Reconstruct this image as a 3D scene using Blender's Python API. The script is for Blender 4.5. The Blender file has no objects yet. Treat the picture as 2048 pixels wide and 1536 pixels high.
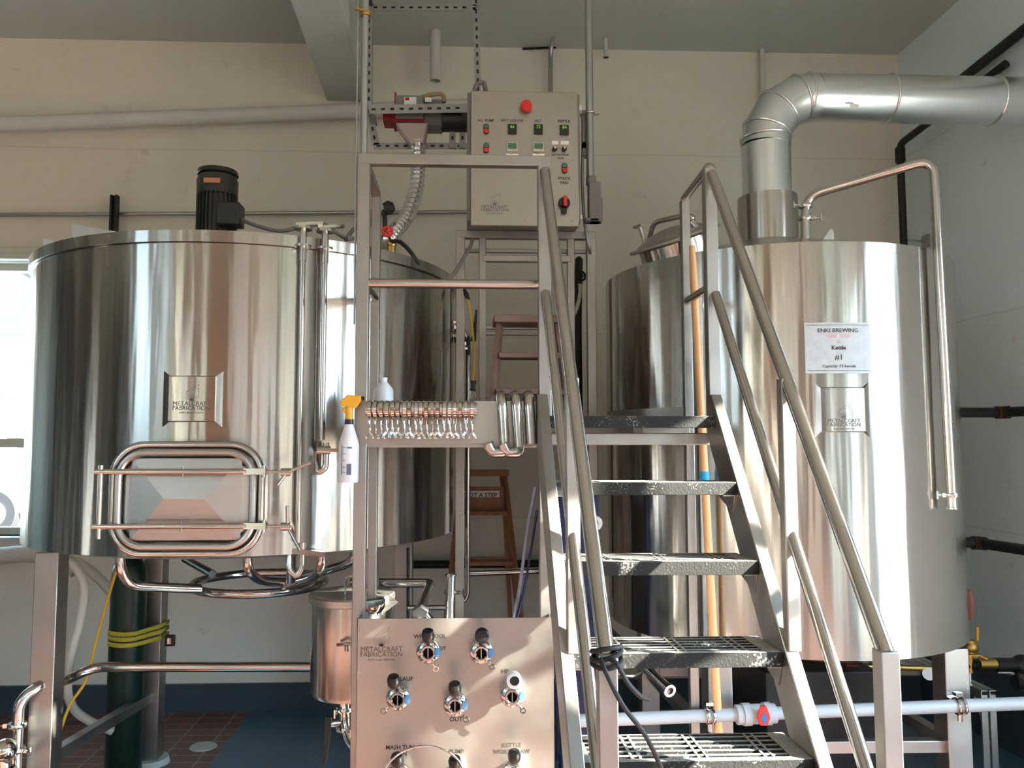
import bpy, bmesh, math, random
from mathutils import Vector, Matrix
random.seed(7)
PI = math.pi
sc = bpy.context.scene
C = sc.collection

# ---------------------------------------------------------------- camera
YAW, PITCH, FOC, PCX, PCY, CAMH = math.radians(2.2), math.radians(4.36), 1600.0, 977.0, 768.0, 1.7
cam = bpy.data.objects.new('camera', bpy.data.cameras.new('camera')); C.objects.link(cam)
cam.location = (0, 0, CAMH)
cam.rotation_euler = (PI / 2 + PITCH, 0, -YAW)
cam.data.sensor_width = 36.0
cam.data.lens = FOC / 2048 * 36
cam.data.shift_x = (1024 - PCX) / 2048
cam.data.clip_start = 0.05
sc.camera = cam
# ---------------------------------------------------------------- world, sun, exposure
WORLD_S, SUN_S, EXPO = 3.4, 56.0, 1.27
SUN_DIR = Vector((-4.0, 1.3, -1.9))
w = bpy.data.worlds.new('daylight'); sc.world = w; w.use_nodes = True
nt = w.node_tree; nt.nodes.clear()
wo = nt.nodes.new('ShaderNodeOutputWorld'); bg = nt.nodes.new('ShaderNodeBackground')
tc = nt.nodes.new('ShaderNodeTexCoord'); sx = nt.nodes.new('ShaderNodeSeparateXYZ'); rp = nt.nodes.new('ShaderNodeValToRGB')
nt.links.new(tc.outputs['Generated'], sx.inputs[0]); nt.links.new(sx.outputs['Z'], rp.inputs[0])
gl = nt.nodes.new('ShaderNodeVectorMath'); gl.operation = 'DOT_PRODUCT'; gl.inputs[1].default_value = -SUN_DIR.normalized()
nt.links.new(tc.outputs['Generated'], gl.inputs[0])
gm_ = nt.nodes.new('ShaderNodeMapRange'); gm_.inputs['From Min'].default_value = .45; gm_.inputs['From Max'].default_value = 1; gm_.inputs['To Min'].default_value = 1; gm_.inputs['To Max'].default_value = 5
nt.links.new(gl.outputs['Value'], gm_.inputs[0])   # bright haze round the sun
vm = nt.nodes.new('ShaderNodeVectorMath'); vm.operation = 'SCALE'; nt.links.new(rp.outputs[0], vm.inputs[0]); nt.links.new(gm_.outputs[0], vm.inputs['Scale'])
nt.links.new(vm.outputs[0], bg.inputs[0]); nt.links.new(bg.outputs[0], wo.inputs[0]); bg.inputs[1].default_value = WORLD_S
cr = rp.color_ramp; cr.elements[0].position = 0.0; cr.elements[0].color = (.34, .27, .22, 1)
cr.elements[1].position = 0.35; cr.elements[1].color = (.42, .68, 1.0, 1)
e = cr.elements.new(.06); e.color = (.66, .84, 1.0, 1)
sun = bpy.data.objects.new('sun', bpy.data.lights.new('sun', 'SUN')); C.objects.link(sun)
sun.data.energy = SUN_S; sun.data.angle = math.radians(.7); sun.data.color = (1, .9, .78)
sun.rotation_euler = SUN_DIR.to_track_quat('-Z', 'Y').to_euler()
sc.view_settings.view_transform = 'Standard'; sc.view_settings.look = 'None'
sc.view_settings.exposure = EXPO; sc.view_settings.gamma = 1; sc.view_settings.use_curve_mapping = False
cy = sc.cycles
cy.use_denoising = True; cy.max_bounces = 10; cy.diffuse_bounces = 5; cy.glossy_bounces = 5
cy.transparent_max_bounces = 12; cy.sample_clamp_indirect = 12; cy.caustics_reflective = True; cy.blur_glossy = 1.5; cy.caustics_refractive = False

def portal(loc, rot, sx_, sy_):
    l = bpy.data.lights.new('window_portal', 'AREA'); l.shape = 'RECTANGLE'; l.size = sx_; l.size_y = sy_
    l.cycles.is_portal = True
    o = bpy.data.objects.new('window_portal', l); C.objects.link(o); o.location = loc; o.rotation_euler = rot

# ---------------------------------------------------------------- pixel -> point on the plane Y
_f = Vector((math.sin(YAW) * math.cos(PITCH), math.cos(YAW) * math.cos(PITCH), math.sin(PITCH)))
_r = Vector((math.cos(YAW), -math.sin(YAW), 0)); _u = _r.cross(_f)
def P(px, py, Y):
    d = _f + _r * ((px - PCX) / FOC) + _u * ((PCY - py) / FOC)
    return Vector((0, 0, CAMH)) + d * (Y / d.y)
def S(px, Y): return px * Y / 1600.0

# ---------------------------------------------------------------- materials
def new_mat(name):
    m = bpy.data.materials.new(name); m.use_nodes = True
    return m, m.node_tree, m.node_tree.nodes['Principled BSDF']
def mat(name, col, rough=.5, metal=0.0, noise=0.0, nscale=20, bump=0.0, emit=None, es=1, coat=0, trans=0, alpha=1, stretch=None, vary_rough=0):
    m, t, b = new_mat(name)
    b.inputs['Base Color'].default_value = (*col, 1); b.inputs['Roughness'].default_value = rough
    b.inputs['Metallic'].default_value = metal; b.inputs['Coat Weight'].default_value = coat
    b.inputs['Transmission Weight'].default_value = trans; b.inputs['Alpha'].default_value = alpha
    if emit: b.inputs['Emission Color'].default_value = (*emit, 1); b.inputs['Emission Strength'].default_value = es
    if noise or bump or vary_rough:
        c = t.nodes.new('ShaderNodeTexCoord'); n = t.nodes.new('ShaderNodeTexNoise'); n.inputs['Scale'].default_value = nscale
        n.inputs['Detail'].default_value = 5
        if stretch:
            mp = t.nodes.new('ShaderNodeMapping'); mp.inputs['Scale'].default_value = stretch
            t.links.new(c.outputs['Object'], mp.inputs[0]); t.links.new(mp.outputs[0], n.inputs[0])
        else: t.links.new(c.outputs['Object'], n.inputs[0])
        if noise:
            mx = t.nodes.new('ShaderNodeMix'); mx.data_type = 'RGBA'
            mx.inputs['A'].default_value = (*[v * (1 - noise) for v in col], 1); mx.inputs['B'].default_value = (*[min(1, v * (1 + noise)) for v in col], 1)
            t.links.new(n.outputs[0], mx.inputs[0]); t.links.new(mx.outputs['Result'], b.inputs['Base Color'])
        if vary_rough:
            mr = t.nodes.new('ShaderNodeMapRange'); mr.inputs['From Min'].default_value = .3; mr.inputs['From Max'].default_value = .7
            mr.inputs['To Min'].default_value = max(.03, rough - vary_rough); mr.inputs['To Max'].default_value = rough + vary_rough
            t.links.new(n.outputs[0], mr.inputs[0]); t.links.new(mr.outputs[0], b.inputs['Roughness'])
        if bump:
            bp = t.nodes.new('ShaderNodeBump'); bp.inputs['Strength'].default_value = bump; bp.inputs['Distance'].default_value = .01
            t.links.new(n.outputs[0], bp.inputs['Height']); t.links.new(bp.outputs[0], b.inputs['Normal'])
    return m

def tank_steel(name, axis='Z'):
    m, t, b = new_mat(name)
    b.inputs['Metallic'].default_value = 1; b.inputs['Roughness'].default_value = .2
    b.inputs['Anisotropic'].default_value = .93; b.inputs['Anisotropic Rotation'].default_value = .25
    tg = t.nodes.new('ShaderNodeTangent'); tg.direction_type = 'RADIAL'; tg.axis = axis
    t.links.new(tg.outputs[0], b.inputs['Tangent'])
    c = t.nodes.new('ShaderNodeTexCoord')
    mp = t.nodes.new('ShaderNodeMapping'); mp.inputs['Scale'].default_value = (1.2, 1.2, 240)
    n = t.nodes.new('ShaderNodeTexNoise'); n.inputs['Scale'].default_value = 4; n.inputs['Detail'].default_value = 6
    t.links.new(c.outputs['Object'], mp.inputs[0]); t.links.new(mp.outputs[0], n.inputs[0])
    n2 = t.nodes.new('ShaderNodeTexNoise'); n2.inputs['Scale'].default_value = 2.8; n2.inputs['Detail'].default_value = 4
    mp2 = t.nodes.new('ShaderNodeMapping'); mp2.inputs['Scale'].default_value = (1, 1, .07); t.links.new(c.outputs['Object'], mp2.inputs[0]); t.links.new(mp2.outputs[0], n2.inputs[0])
    ad = t.nodes.new('ShaderNodeMath'); ad.operation = 'ADD'; t.links.new(n.outputs[0], ad.inputs[0]); t.links.new(n2.outputs[0], ad.inputs[1])
    mr = t.nodes.new('ShaderNodeMapRange'); mr.inputs['From Min'].default_value = .7; mr.inputs['From Max'].default_value = 1.3
    mr.inputs['To Min'].default_value = .17; mr.inputs['To Max'].default_value = .24
    t.links.new(ad.outputs[0], mr.inputs[0]); t.links.new(mr.outputs[0], b.inputs['Roughness'])
    mx = t.nodes.new('ShaderNodeMix'); mx.data_type = 'RGBA'
    mx.inputs['A'].default_value = (.45, .425, .39, 1); mx.inputs['B'].default_value = (.52, .495, .46, 1)
    t.links.new(n.outputs[0], mx.inputs[0]); t.links.new(mx.outputs['Result'], b.inputs['Base Color'])
    bp = t.nodes.new('ShaderNodeBump'); bp.inputs['Strength'].default_value = .5; bp.inputs['Distance'].default_value = .03
    t.links.new(n2.outputs[0], bp.inputs['Height']); t.links.new(bp.outputs[0], b.inputs['Normal'])
    return m

STEEL = tank_steel('brushed_tank_steel')
BRUSH = mat('brushed_steel', (.50, .48, .45), .34, 1, noise=.08, nscale=14, stretch=(1, 1, 12), vary_rough=.06)
TUBE = mat('polished_tube_steel', (.56, .53, .50), .17, 1, vary_rough=.04, nscale=9)
FRAME = mat('frame_steel', (.40, .38, .355), .42, 1, noise=.1, nscale=8, vary_rough=.08)
PANEL = mat('panel_steel', (.44, .41, .375), .38, 1, noise=.06, nscale=5, vary_rough=.06)
GALV = mat('galvanised_duct', (.74, .78, .79), .27, 1, noise=.05, nscale=5)
STRUT = mat('galvanised_strut', (.36, .38, .37), .5, .8, noise=.15, nscale=30)
CHROME = mat('chrome', (.66, .64, .61), .1, 1)
BLACK = mat('black_plastic', (.012, .012, .013), .4)
MOTOR = mat('black_motor_paint', (.03, .032, .03), .38, .2, noise=.3, nscale=25)
BRASS = mat('brass', (.50, .33, .10), .35, 1)
BRASSTAG = mat('brass_nameplate', (.55, .24, .12), .4, .6)
IRON = mat('black_iron_pipe', (.015, .017, .02), .35, .3)
RED = mat('red_plastic', (.62, .02, .015), .35)
GREEN = mat('green_button', (.06, .16, .10), .4)
BLUE = mat('blue_sticker', (.01, .11, .26), .4)
BLUEP = mat('blue_paint', (.006, .012, .07), .35)
YEL = mat('yellow_plastic', (.75, .38, .02), .4)
YELR = mat('yellow_strap', (.50, .42, .04), .7, noise=.3, nscale=60)
CORD = mat('yellow_cord', (.62, .38, .03), .6)
WHITEP = mat('white_plastic', (.78, .78, .80), .35)
MILK = mat('translucent_bottle', (.72, .73, .76), .3, coat=.2)
HOSE = mat('white_hose', (.52, .52, .46), .5, noise=.08, nscale=12)
PVC = mat('grey_pvc', (.36, .38, .40), .4)
WOOD = mat('ladder_wood', (.30, .135, .065), .55, noise=.35, nscale=10, stretch=(3, 3, .5), bump=.1)
WOODL = mat('broom_wood', (.66, .37, .17), .4, noise=.12, nscale=8, stretch=(6, 6, .4))
TAPE = mat('blue_tape', (.0, .30, .62), .4)
LADDERST = mat('weathered_ladder', (.22, .13, .10), .6, noise=.3, nscale=12)
GRIP = None
INK = mat('black_ink', (.02, .018, .016), .5)
ETCH = mat('etched_mark', (.13, .115, .10), .5, .6)
LABEL = mat('white_label', (.78, .77, .75), .5)
PAPER = mat('laminated_sign', (.44, .47, .50), .25, noise=.18, nscale=30)
PINK = mat('faded_red_print', (.48, .33, .33), .5)
GREY = mat('grey_enclosure', (.19, .19, .175), .45)
GREYC = mat('grey_conduit_box', (.17, .165, .16), .5)
COND = mat('conduit', (.42, .44, .43), .35, .9, noise=.1, nscale=10)
TANK_G = mat('green_cylinder_paint', (.004, .022, .015), .35, noise=.3, nscale=6)
RUBBER = mat('rubber', (.01, .01, .011), .6)
DARKHOLE = mat('dark_opening', (.02, .012, .01), .6)
GLOW = mat('green_digits', (.02, .1, .0), .4, emit=(.25, .75, .03), es=.35)
WHITEPIPE = mat('white_painted_pipe', (.60, .60, .56), .5, noise=.08, nscale=5)
CARP = mat('car_paint', (.30, .36, .38), .4)
PADW = mat('grout_pad', (.42, .46, .42), .7, noise=.15, nscale=18)
FOIL = mat('clear_flex_hose', (.74, .74, .74), .12, .85)
BAG = mat('translucent_boot', (.60, .50, .46), .35, trans=.35)
OAKB = mat('hemp', (.30, .25, .14), .8)

def grip():
    m, t, b = new_mat('black_grit_tread')
    c = t.nodes.new('ShaderNodeTexCoord'); n = t.nodes.new('ShaderNodeTexNoise'); n.inputs['Scale'].default_value = 150; n.inputs['Detail'].default_value = 4
    n2 = t.nodes.new('ShaderNodeTexNoise'); n2.inputs['Scale'].default_value = 9
    t.links.new(c.outputs['Object'], n.inputs[0]); t.links.new(c.outputs['Object'], n2.inputs[0])
    ad = t.nodes.new('ShaderNodeMath'); ad.operation = 'MULTIPLY'; t.links.new(n.outputs[0], ad.inputs[0]); t.links.new(n2.outputs[0], ad.inputs[1])
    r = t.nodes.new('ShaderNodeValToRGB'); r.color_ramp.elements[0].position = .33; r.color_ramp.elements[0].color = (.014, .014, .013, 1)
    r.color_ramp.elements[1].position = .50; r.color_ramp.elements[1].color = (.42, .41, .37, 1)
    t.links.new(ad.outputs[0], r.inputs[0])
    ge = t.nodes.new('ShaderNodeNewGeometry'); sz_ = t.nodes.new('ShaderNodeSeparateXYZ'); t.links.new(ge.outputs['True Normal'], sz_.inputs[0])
    lit_top = t.nodes.new('ShaderNodeMath'); lit_top.operation = 'GREATER_THAN'; lit_top.inputs[1].default_value = .5; t.links.new(sz_.outputs['Z'], lit_top.inputs[0])   # upper faces paler: sunlight put into the colour
    lit_fac = t.nodes.new('ShaderNodeMath'); lit_fac.operation = 'MULTIPLY'; t.links.new(lit_top.outputs[0], lit_fac.inputs[0]); t.links.new(n.outputs[0], lit_fac.inputs[1])
    mx = t.nodes.new('ShaderNodeMix'); mx.data_type = 'RGBA'; mx.inputs['B'].default_value = (.42, .40, .36, 1); t.links.new(lit_fac.outputs[0], mx.inputs[0]); t.links.new(r.outputs[0], mx.inputs['A'])
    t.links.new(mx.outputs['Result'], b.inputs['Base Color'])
    bp = t.nodes.new('ShaderNodeBump'); bp.inputs['Strength'].default_value = .5; bp.inputs['Distance'].default_value = .003
    t.links.new(n.outputs[0], bp.inputs['Height']); t.links.new(bp.outputs[0], b.inputs['Normal'])
    b.inputs['Roughness'].default_value = .6; b.inputs['Specular IOR Level'].default_value = .25
    return m
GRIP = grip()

def plaster(name, col, col2, dirt=(.33, .28, .22), seams=True, blue=None):
    m, t, b = new_mat(name); L = t.links.new
    c = t.nodes.new('ShaderNodeTexCoord')
    n = t.nodes.new('ShaderNodeTexNoise'); n.inputs['Scale'].default_value = .9; n.inputs['Detail'].default_value = 6; L(c.outputs['Object'], n.inputs[0])
    mx = t.nodes.new('ShaderNodeMix'); mx.data_type = 'RGBA'; mx.inputs['A'].default_value = (*col, 1); mx.inputs['B'].default_value = (*col2, 1)
    L(n.outputs[0], mx.inputs[0])
    n2 = t.nodes.new('ShaderNodeTexNoise'); n2.inputs['Scale'].default_value = 5.5; n2.inputs['Detail'].default_value = 10; n2.inputs['Roughness'].default_value = .7; L(c.outputs['Object'], n2.inputs[0])
    r = t.nodes.new('ShaderNodeValToRGB'); r.color_ramp.elements[0].position = .60; r.color_ramp.elements[0].color = (0, 0, 0, 1)
    r.color_ramp.elements[1].position = .80; r.color_ramp.elements[1].color = (.5, .5, .5, 1); L(n2.outputs[0], r.inputs[0])
    mx2 = t.nodes.new('ShaderNodeMix'); mx2.data_type = 'RGBA'; mx2.inputs['B'].default_value = (*dirt, 1)
    L(r.outputs[0], mx2.inputs[0]); L(mx.outputs['Result'], mx2.inputs['A'])
    out = mx2.outputs['Result']
    if seams:   # faint board-mark lines
        s = t.nodes.new('ShaderNodeSeparateXYZ'); L(c.outputs['Object'], s.inputs[0])
        nn = t.nodes.new('ShaderNodeTexNoise'); nn.inputs['Scale'].default_value = 1.5; L(c.outputs['Object'], nn.inputs[0])
        a = t.nodes.new('ShaderNodeMath'); a.operation = 'MULTIPLY_ADD'; a.inputs[1].default_value = .05; L(nn.outputs[0], a.inputs[0]); L(s.outputs['Z'], a.inputs[2])
        md = t.nodes.new('ShaderNodeMath'); md.operation = 'PINGPONG'; md.inputs[1].default_value = .62; L(a.outputs[0], md.inputs[0])
        lt = t.nodes.new('ShaderNodeMath'); lt.operation = 'LESS_THAN'; lt.inputs[1].default_value = .004; L(md.outputs[0], lt.inputs[0])
        ml = t.nodes.new('ShaderNodeMath'); ml.operation = 'MULTIPLY'; ml.inputs[1].default_value = .22; L(lt.outputs[0], ml.inputs[0])
        mx3 = t.nodes.new('ShaderNodeMix'); mx3.data_type = 'RGBA'; mx3.inputs['B'].default_value = (.22, .2, .17, 1); L(ml.outputs[0], mx3.inputs[0]); L(out, mx3.inputs['A'])
        out = mx3.outputs['Result']
    L(out, b.inputs['Base Color']); b.inputs['Roughness'].default_value = .75
    bp = t.nodes.new('ShaderNodeBump'); bp.inputs['Strength'].default_value = .25; bp.inputs['Distance'].default_value = .01
    L(n2.outputs[0], bp.inputs['Height']); L(bp.outputs[0], b.inputs['Normal'])
    return m
WALL = plaster('cream_plaster', (.66, .62, .53), (.78, .745, .655))
WALLR = plaster('pale_plaster', (.66, .78, .83), (.75, .86, .90))  # blue cast of the skylight put into the plaster colour
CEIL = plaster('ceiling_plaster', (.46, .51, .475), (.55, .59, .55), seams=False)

DARKW = mat('dark_green_wall', (.24, .26, .23), .6, noise=.25, nscale=2)
BRICK = mat('old_red_brick', (.34, .23, .17), .8, noise=.3, nscale=3)
def floor_mat():
    m, t, b = new_mat('quarry_tile_and_blue_paint'); L = t.links.new
    c = t.nodes.new('ShaderNodeTexCoord'); s = t.nodes.new('ShaderNodeSeparateXYZ'); L(c.outputs['Object'], s.inputs[0])
    mp = t.nodes.new('ShaderNodeMapping'); mp.inputs['Scale'].default_value = (1, 1, 1); L(c.outputs['Object'], mp.inputs[0])
    br = t.nodes.new('ShaderNodeTexBrick'); br.offset = 0; br.inputs['Scale'].default_value = 1; br.inputs['Brick Width'].default_value = .2; br.inputs['Row Height'].default_value = .1
    br.inputs['Mortar Size'].default_value = .006; br.inputs['Color1'].default_value = (.175, .07, .05, 1); br.inputs['Color2'].default_value = (.12, .045, .033, 1); br.inputs['Mortar'].default_value = (.22, .2, .17, 1)
    L(mp.outputs[0], br.inputs[0])
    n = t.nodes.new('ShaderNodeTexNoise'); n.inputs['Scale'].default_value = 3; n.inputs['Detail'].default_value = 7; L(c.outputs['Object'], n.inputs[0])
    bl = t.nodes.new('ShaderNodeMix'); bl.data_type = 'RGBA'; bl.inputs['A'].default_value = (.035, .085, .14, 1); bl.inputs['B'].default_value = (.075, .15, .22, 1); L(n.outputs[0], bl.inputs[0])
    # painted where x > edge and y > 3.3
    a = t.nodes.new('ShaderNodeMath'); a.operation = 'GREATER_THAN'; a.inputs[1].default_value = -1.32; L(s.outputs['X'], a.inputs[0])
    d = t.nodes.new('ShaderNodeMath'); d.operation = 'GREATER_THAN'; d.inputs[1].default_value = 3.2; L(s.outputs['Y'], d.inputs[0])
    k = t.nodes.new('ShaderNodeMath'); k.operation = 'MULTIPLY'; L(a.outputs[0], k.inputs[0]); L(d.outputs[0], k.inputs[1])
    f = t.nodes.new('ShaderNodeMix'); f.data_type = 'RGBA'; L(k.outputs[0], f.inputs[0]); L(br.outputs[0], f.inputs['A']); L(bl.outputs['Result'], f.inputs['B'])
    L(f.outputs['Result'], b.inputs['Base Color'])
    mr = t.nodes.new('ShaderNodeMapRange'); mr.inputs['To Min'].default_value = .22; mr.inputs['To Max'].default_value = .5; L(n.outputs[0], mr.inputs[0]); L(mr.outputs[0], b.inputs['Roughness'])
    bp = t.nodes.new('ShaderNodeBump'); bp.inputs['Strength'].default_value = .2; bp.inputs['Distance'].default_value = .004; L(br.outputs['Fac'], bp.inputs['Height']); bp.invert = True; L(bp.outputs[0], b.inputs['Normal'])
    return m
FLOOR = floor_mat()
COVE = mat('dark_blue_cove', (.035, .055, .075), .45, noise=.2, nscale=6)
WINFR = mat('window_paint', (.62, .64, .56), .5)
def glass():
    m = bpy.data.materials.new('window_glass'); m.use_nodes = True; t = m.node_tree; t.nodes.clear()
    o = t.nodes.new('ShaderNodeOutputMaterial'); a = t.nodes.new('ShaderNodeBsdfTransparent'); g = t.nodes.new('ShaderNodeBsdfGlossy'); g.inputs['Roughness'].default_value = .02
    f = t.nodes.new('ShaderNodeMixShader'); f.inputs[0].default_value = .06; a.inputs[0].default_value = (.95, .98, .97, 1)
    t.links.new(a.outputs[0], f.inputs[1]); t.links.new(g.outputs[0], f.inputs[2]); t.links.new(f.outputs[0], o.inputs[0]); return m
GLASS = glass()

# ---------------------------------------------------------------- mesh helpers
def basis(d, up=None):
    d = Vector(d).normalized(); up = Vector(up) if up is not None else Vector((0, 0, 1))
    if abs(d.dot(up.normalized())) > .98: up = Vector((0, 1, 0)) if abs(d.y) < .9 else Vector((1, 0, 0))
    a = d.cross(up).normalized(); return a, a.cross(d).normalized()   # side, up
def rounded(pts, rad, n=6):
    pts = [Vector(p) for p in pts]; out = [pts[0]]
    for i in range(1, len(pts) - 1):
        a, b, c = pts[i - 1], pts[i], pts[i + 1]; u = (a - b); v = (c - b)
        r = min(rad, u.length * .48, v.length * .48)
        if r < 1e-4 or u.length < 1e-5 or v.length < 1e-5: out.append(b); continue
        p, q = b + u.normalized() * r, b + v.normalized() * r
        for k in range(n + 1):
            t = k / n; out.append(p * (1 - t) ** 2 + b * 2 * t * (1 - t) + q * t * t)
    out.append(pts[-1]); return out
def curvy(pts, n=8):
    pts = [Vector(p) for p in pts]; out = []
    for i in range(len(pts) - 1):
        p0 = pts[max(i - 1, 0)]; p1 = pts[i]; p2 = pts[i + 1]; p3 = pts[min(i + 2, len(pts) - 1)]
        for k in range(n):
            t = k / n; out.append(.5 * ((2 * p1) + (p2 - p0) * t + (2 * p0 - 5 * p1 + 4 * p2 - p3) * t * t + (3 * p1 - p0 - 3 * p2 + p3) * t ** 3))
    out.append(pts[-1]); return out
class MB:
    def __init__(s): s.v = []; s.f = []
    def add(s, vs, fs):
        o = len(s.v); s.v += [Vector(x) for x in vs]; s.f += [tuple(i + o for i in f) for f in fs]; return s
    def box(s, x0, x1, y0, y1, z0, z1):
        return s.add([(x0, y0, z0), (x1, y0, z0), (x1, y1, z0), (x0, y1, z0), (x0, y0, z1), (x1, y0, z1), (x1, y1, z1), (x0, y1, z1)],
                     [(3, 2, 1, 0), (4, 5, 6, 7), (0, 1, 5, 4), (1, 2, 6, 5), (2, 3, 7, 6), (3, 0, 4, 7)])
    def cbox(s, c, sx_, sy_, sz_): return s.box(c[0] - sx_ / 2, c[0] + sx_ / 2, c[1] - sy_ / 2, c[1] + sy_ / 2, c[2] - sz_ / 2, c[2] + sz_ / 2)
    def bar(s, p, q, w_, h_, up=None):
        p, q = Vector(p), Vector(q); a, b = basis(q - p, up); vs = []
        for c in (p, q):
            for i, j in ((-1, -1), (1, -1), (1, 1), (-1, 1)): vs.append(c + a * i * w_ / 2 + b * j * h_ / 2)
        return s.add(vs, [(0, 1, 2, 3), (7, 6, 5, 4), (1, 0, 4, 5), (2, 1, 5, 6), (3, 2, 6, 7), (0, 3, 7, 4)])
    def prism(s, poly, vec):
        n = len(poly); vec = Vector(vec); vs = [Vector(p) for p in poly] + [Vector(p) + vec for p in poly]
        return s.add(vs, [tuple(range(n - 1, -1, -1)), tuple(range(n, 2 * n))] + [(i, (i + 1) % n, n + (i + 1) % n, n + i) for i in range(n)])
    def tube(s, pts, r, seg=14, closed=False, caps=True):
        pts = [Vector(p) for p in pts]; n = len(pts); rs = r if isinstance(r, (list, tuple)) else [r] * n
        ts = []
        for i in range(n):
            a = pts[(i - 1) % n] if (closed or i > 0) else pts[i]; b = pts[(i + 1) % n] if (closed or i < n - 1) else pts[i]
            d = b - a; ts.append(d.normalized() if d.length > 1e-9 else (ts[-1] if ts else Vector((0, 0, 1))))
        x, _ = basis(ts[0]); vs = []
        for i in range(n):
            x = (x - ts[i] * x.dot(ts[i])); x = x.normalized() if x.length > 1e-6 else basis(ts[i])[0]
            y = ts[i].cross(x)
            for k in range(seg):
                th = 2 * PI * k / seg; vs.append(pts[i] + x * math.cos(th) * rs[i] + y * math.sin(th) * rs[i])
        fs = []
        for i in range(n if closed else n - 1):
            j = (i + 1) % n
            for k in range(seg): fs.append((i * seg + k, i * seg + (k + 1) % seg, j * seg + (k + 1) % seg, j * seg + k))
        if not closed and caps: fs += [tuple(range(seg - 1, -1, -1)), tuple((n - 1) * seg + k for k in range(seg))]
        return s.add(vs, fs)
    def cyl(s, p, q, r, seg=20): return s.tube([p, q], r, seg)
    def lathe(s, prof, o, axis=(0, 0, 1), seg=32, a0=0, a1=2 * PI):
        o = Vector(o); ax = Vector(axis).normalized(); x, y = basis(ax); n = len(prof); full = abs(a1 - a0 - 2 * PI) < 1e-6
        m = seg if full else seg + 1; vs = []
        for k in range(m):
            th = a0 + (a1 - a0) * k / seg; d = x * math.cos(th) + y * math.sin(th)
            for (r, h) in prof: vs.append(o + d * max(r, 1e-5) + ax * h)
        fs = []
        for k in range(seg):
            j = (k + 1) % m
            for i in range(n - 1): fs.append((k * n + i, j * n + i, j * n + i + 1, k * n + i + 1))
        return s.add(vs, fs)
    def ring(s, c, R, r, axis=(0, 0, 1), seg=28, sec=10):
        a, b = basis(axis); c = Vector(c)
        return s.tube([c + (a * math.cos(2 * PI * k / seg) + b * math.sin(2 * PI * k / seg)) * R for k in range(seg)], r, sec, closed=True)
    def ball(s, c, r, seg=16, sz=1.0):
        return s.lathe([(r * math.sin(PI * k / 10), -r * sz * math.cos(PI * k / 10)) for k in range(11)], c, seg=seg)
    def build(s, name, m, parent=None, bevel=0, smooth=38):
        me = bpy.data.meshes.new(name); me.from_pydata([tuple(v) for v in s.v], [], s.f)
        bm = bmesh.new(); bm.from_mesh(me); bmesh.ops.remove_doubles(bm, verts=bm.verts, dist=1e-5); bmesh.ops.recalc_face_normals(bm, faces=bm.faces)
        bm.to_mesh(me); bm.free()
        me.polygons.foreach_set('use_smooth', [True] * len(me.polygons)); me.set_sharp_from_angle(angle=math.radians(smooth))
        me.materials.append(m)
        o = bpy.data.objects.new(name, me); C.objects.link(o)
        if parent is not None: adopt(o, parent)
        if bevel:
            md = o.modifiers.new('bevel', 'BEVEL'); md.width = bevel; md.segments = 2; md.limit_method = 'ANGLE'; md.angle_limit = math.radians(40)
        return o
def wm(o): return Matrix.Translation(o.location) if o.parent is None else Matrix.Identity(4)
def adopt(o, p): o.parent = p; o.matrix_parent_inverse = wm(p).inverted()
def tag(o, label, cat, group=None, kind=None):
    o['label'] = label; o['category'] = cat
    if group: o['group'] = group
    if kind: o['kind'] = kind
    return o
def thing(name, loc, label, cat, group=None):
    o = bpy.data.objects.new(name, None); C.objects.link(o); o.location = loc; o.empty_display_size = .1
    return tag(o, label, cat, group)
def struct(o): o['kind'] = 'structure'; return o
def lab(o, s): o['label'] = s; return o
def text(name, s, size, m, parent, fn, align='CENTER', thick=.0006, sxx=1.0, bold=False):
    """text as a mesh; fn(x, y, z) maps flat text coordinates to world"""
    cu = bpy.data.curves.new(name, 'FONT'); cu.body = s; cu.size = size; cu.align_x = align; cu.align_y = 'CENTER'; cu.extrude = thick / 2; cu.resolution_u = 2
    cu.offset = size * .02 if bold else 0
    t = bpy.data.objects.new(name, cu); C.objects.link(t)
    dg = bpy.context.evaluated_depsgraph_get(); me = bpy.data.meshes.new_from_object(t.evaluated_get(dg))
    bpy.data.objects.remove(t); bpy.data.curves.remove(cu)
    for v in me.vertices: v.co = fn(v.co.x * sxx, v.co.y, v.co.z)
    me.materials.clear(); me.materials.append(m); me.name = name
    o = bpy.data.objects.new(name, me); C.objects.link(o)
    if parent is not None: adopt(o, parent)
    return o
def flat(c):            # text plane facing -Y centred on c
    c = Vector(c); return lambda x, y, z: c + Vector((x, -z, y))
def wrap(cx, cy_, R, x0, z0):   # text wrapped on a vertical cylinder, facing -Y
    def f(x, y, z):
        th = (x0 - cx + x) / R; r = R + z; return Vector((cx + r * math.sin(th), cy_ - r * math.cos(th), z0 + y))
    return f
def flange(b, c, axis, r, t=.012):
    ax = Vector(axis).normalized(); b.cyl(Vector(c) - ax * t / 2, Vector(c) + ax * t / 2, r, 20)
def tri_clamp(b, c, axis, r, side=None):
    """ferrule pair with a two-piece clamp, bolt and wing nut"""
    c = Vector(c); ax = Vector(axis).normalized(); s, u = basis(ax); side = Vector(side).normalized() if side is not None else s
    b.lathe([(r * .9, -.009), (r * 1.25, -.009), (r * 1.35, -.004), (r * 1.35, .004), (r * 1.25, .009), (r * .9, .009)], c, ax, 24)
    e_ = c + side * r * 1.45; b.bar(e_ - side * .006, e_ + side * .012, .012, .016, ax)
    b.cyl(e_ + side * .012, e_ + side * .03, .004, 8); b.bar(e_ + side * .03 - ax * .016, e_ + side * .03 + ax * .016, .006, .01)

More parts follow.
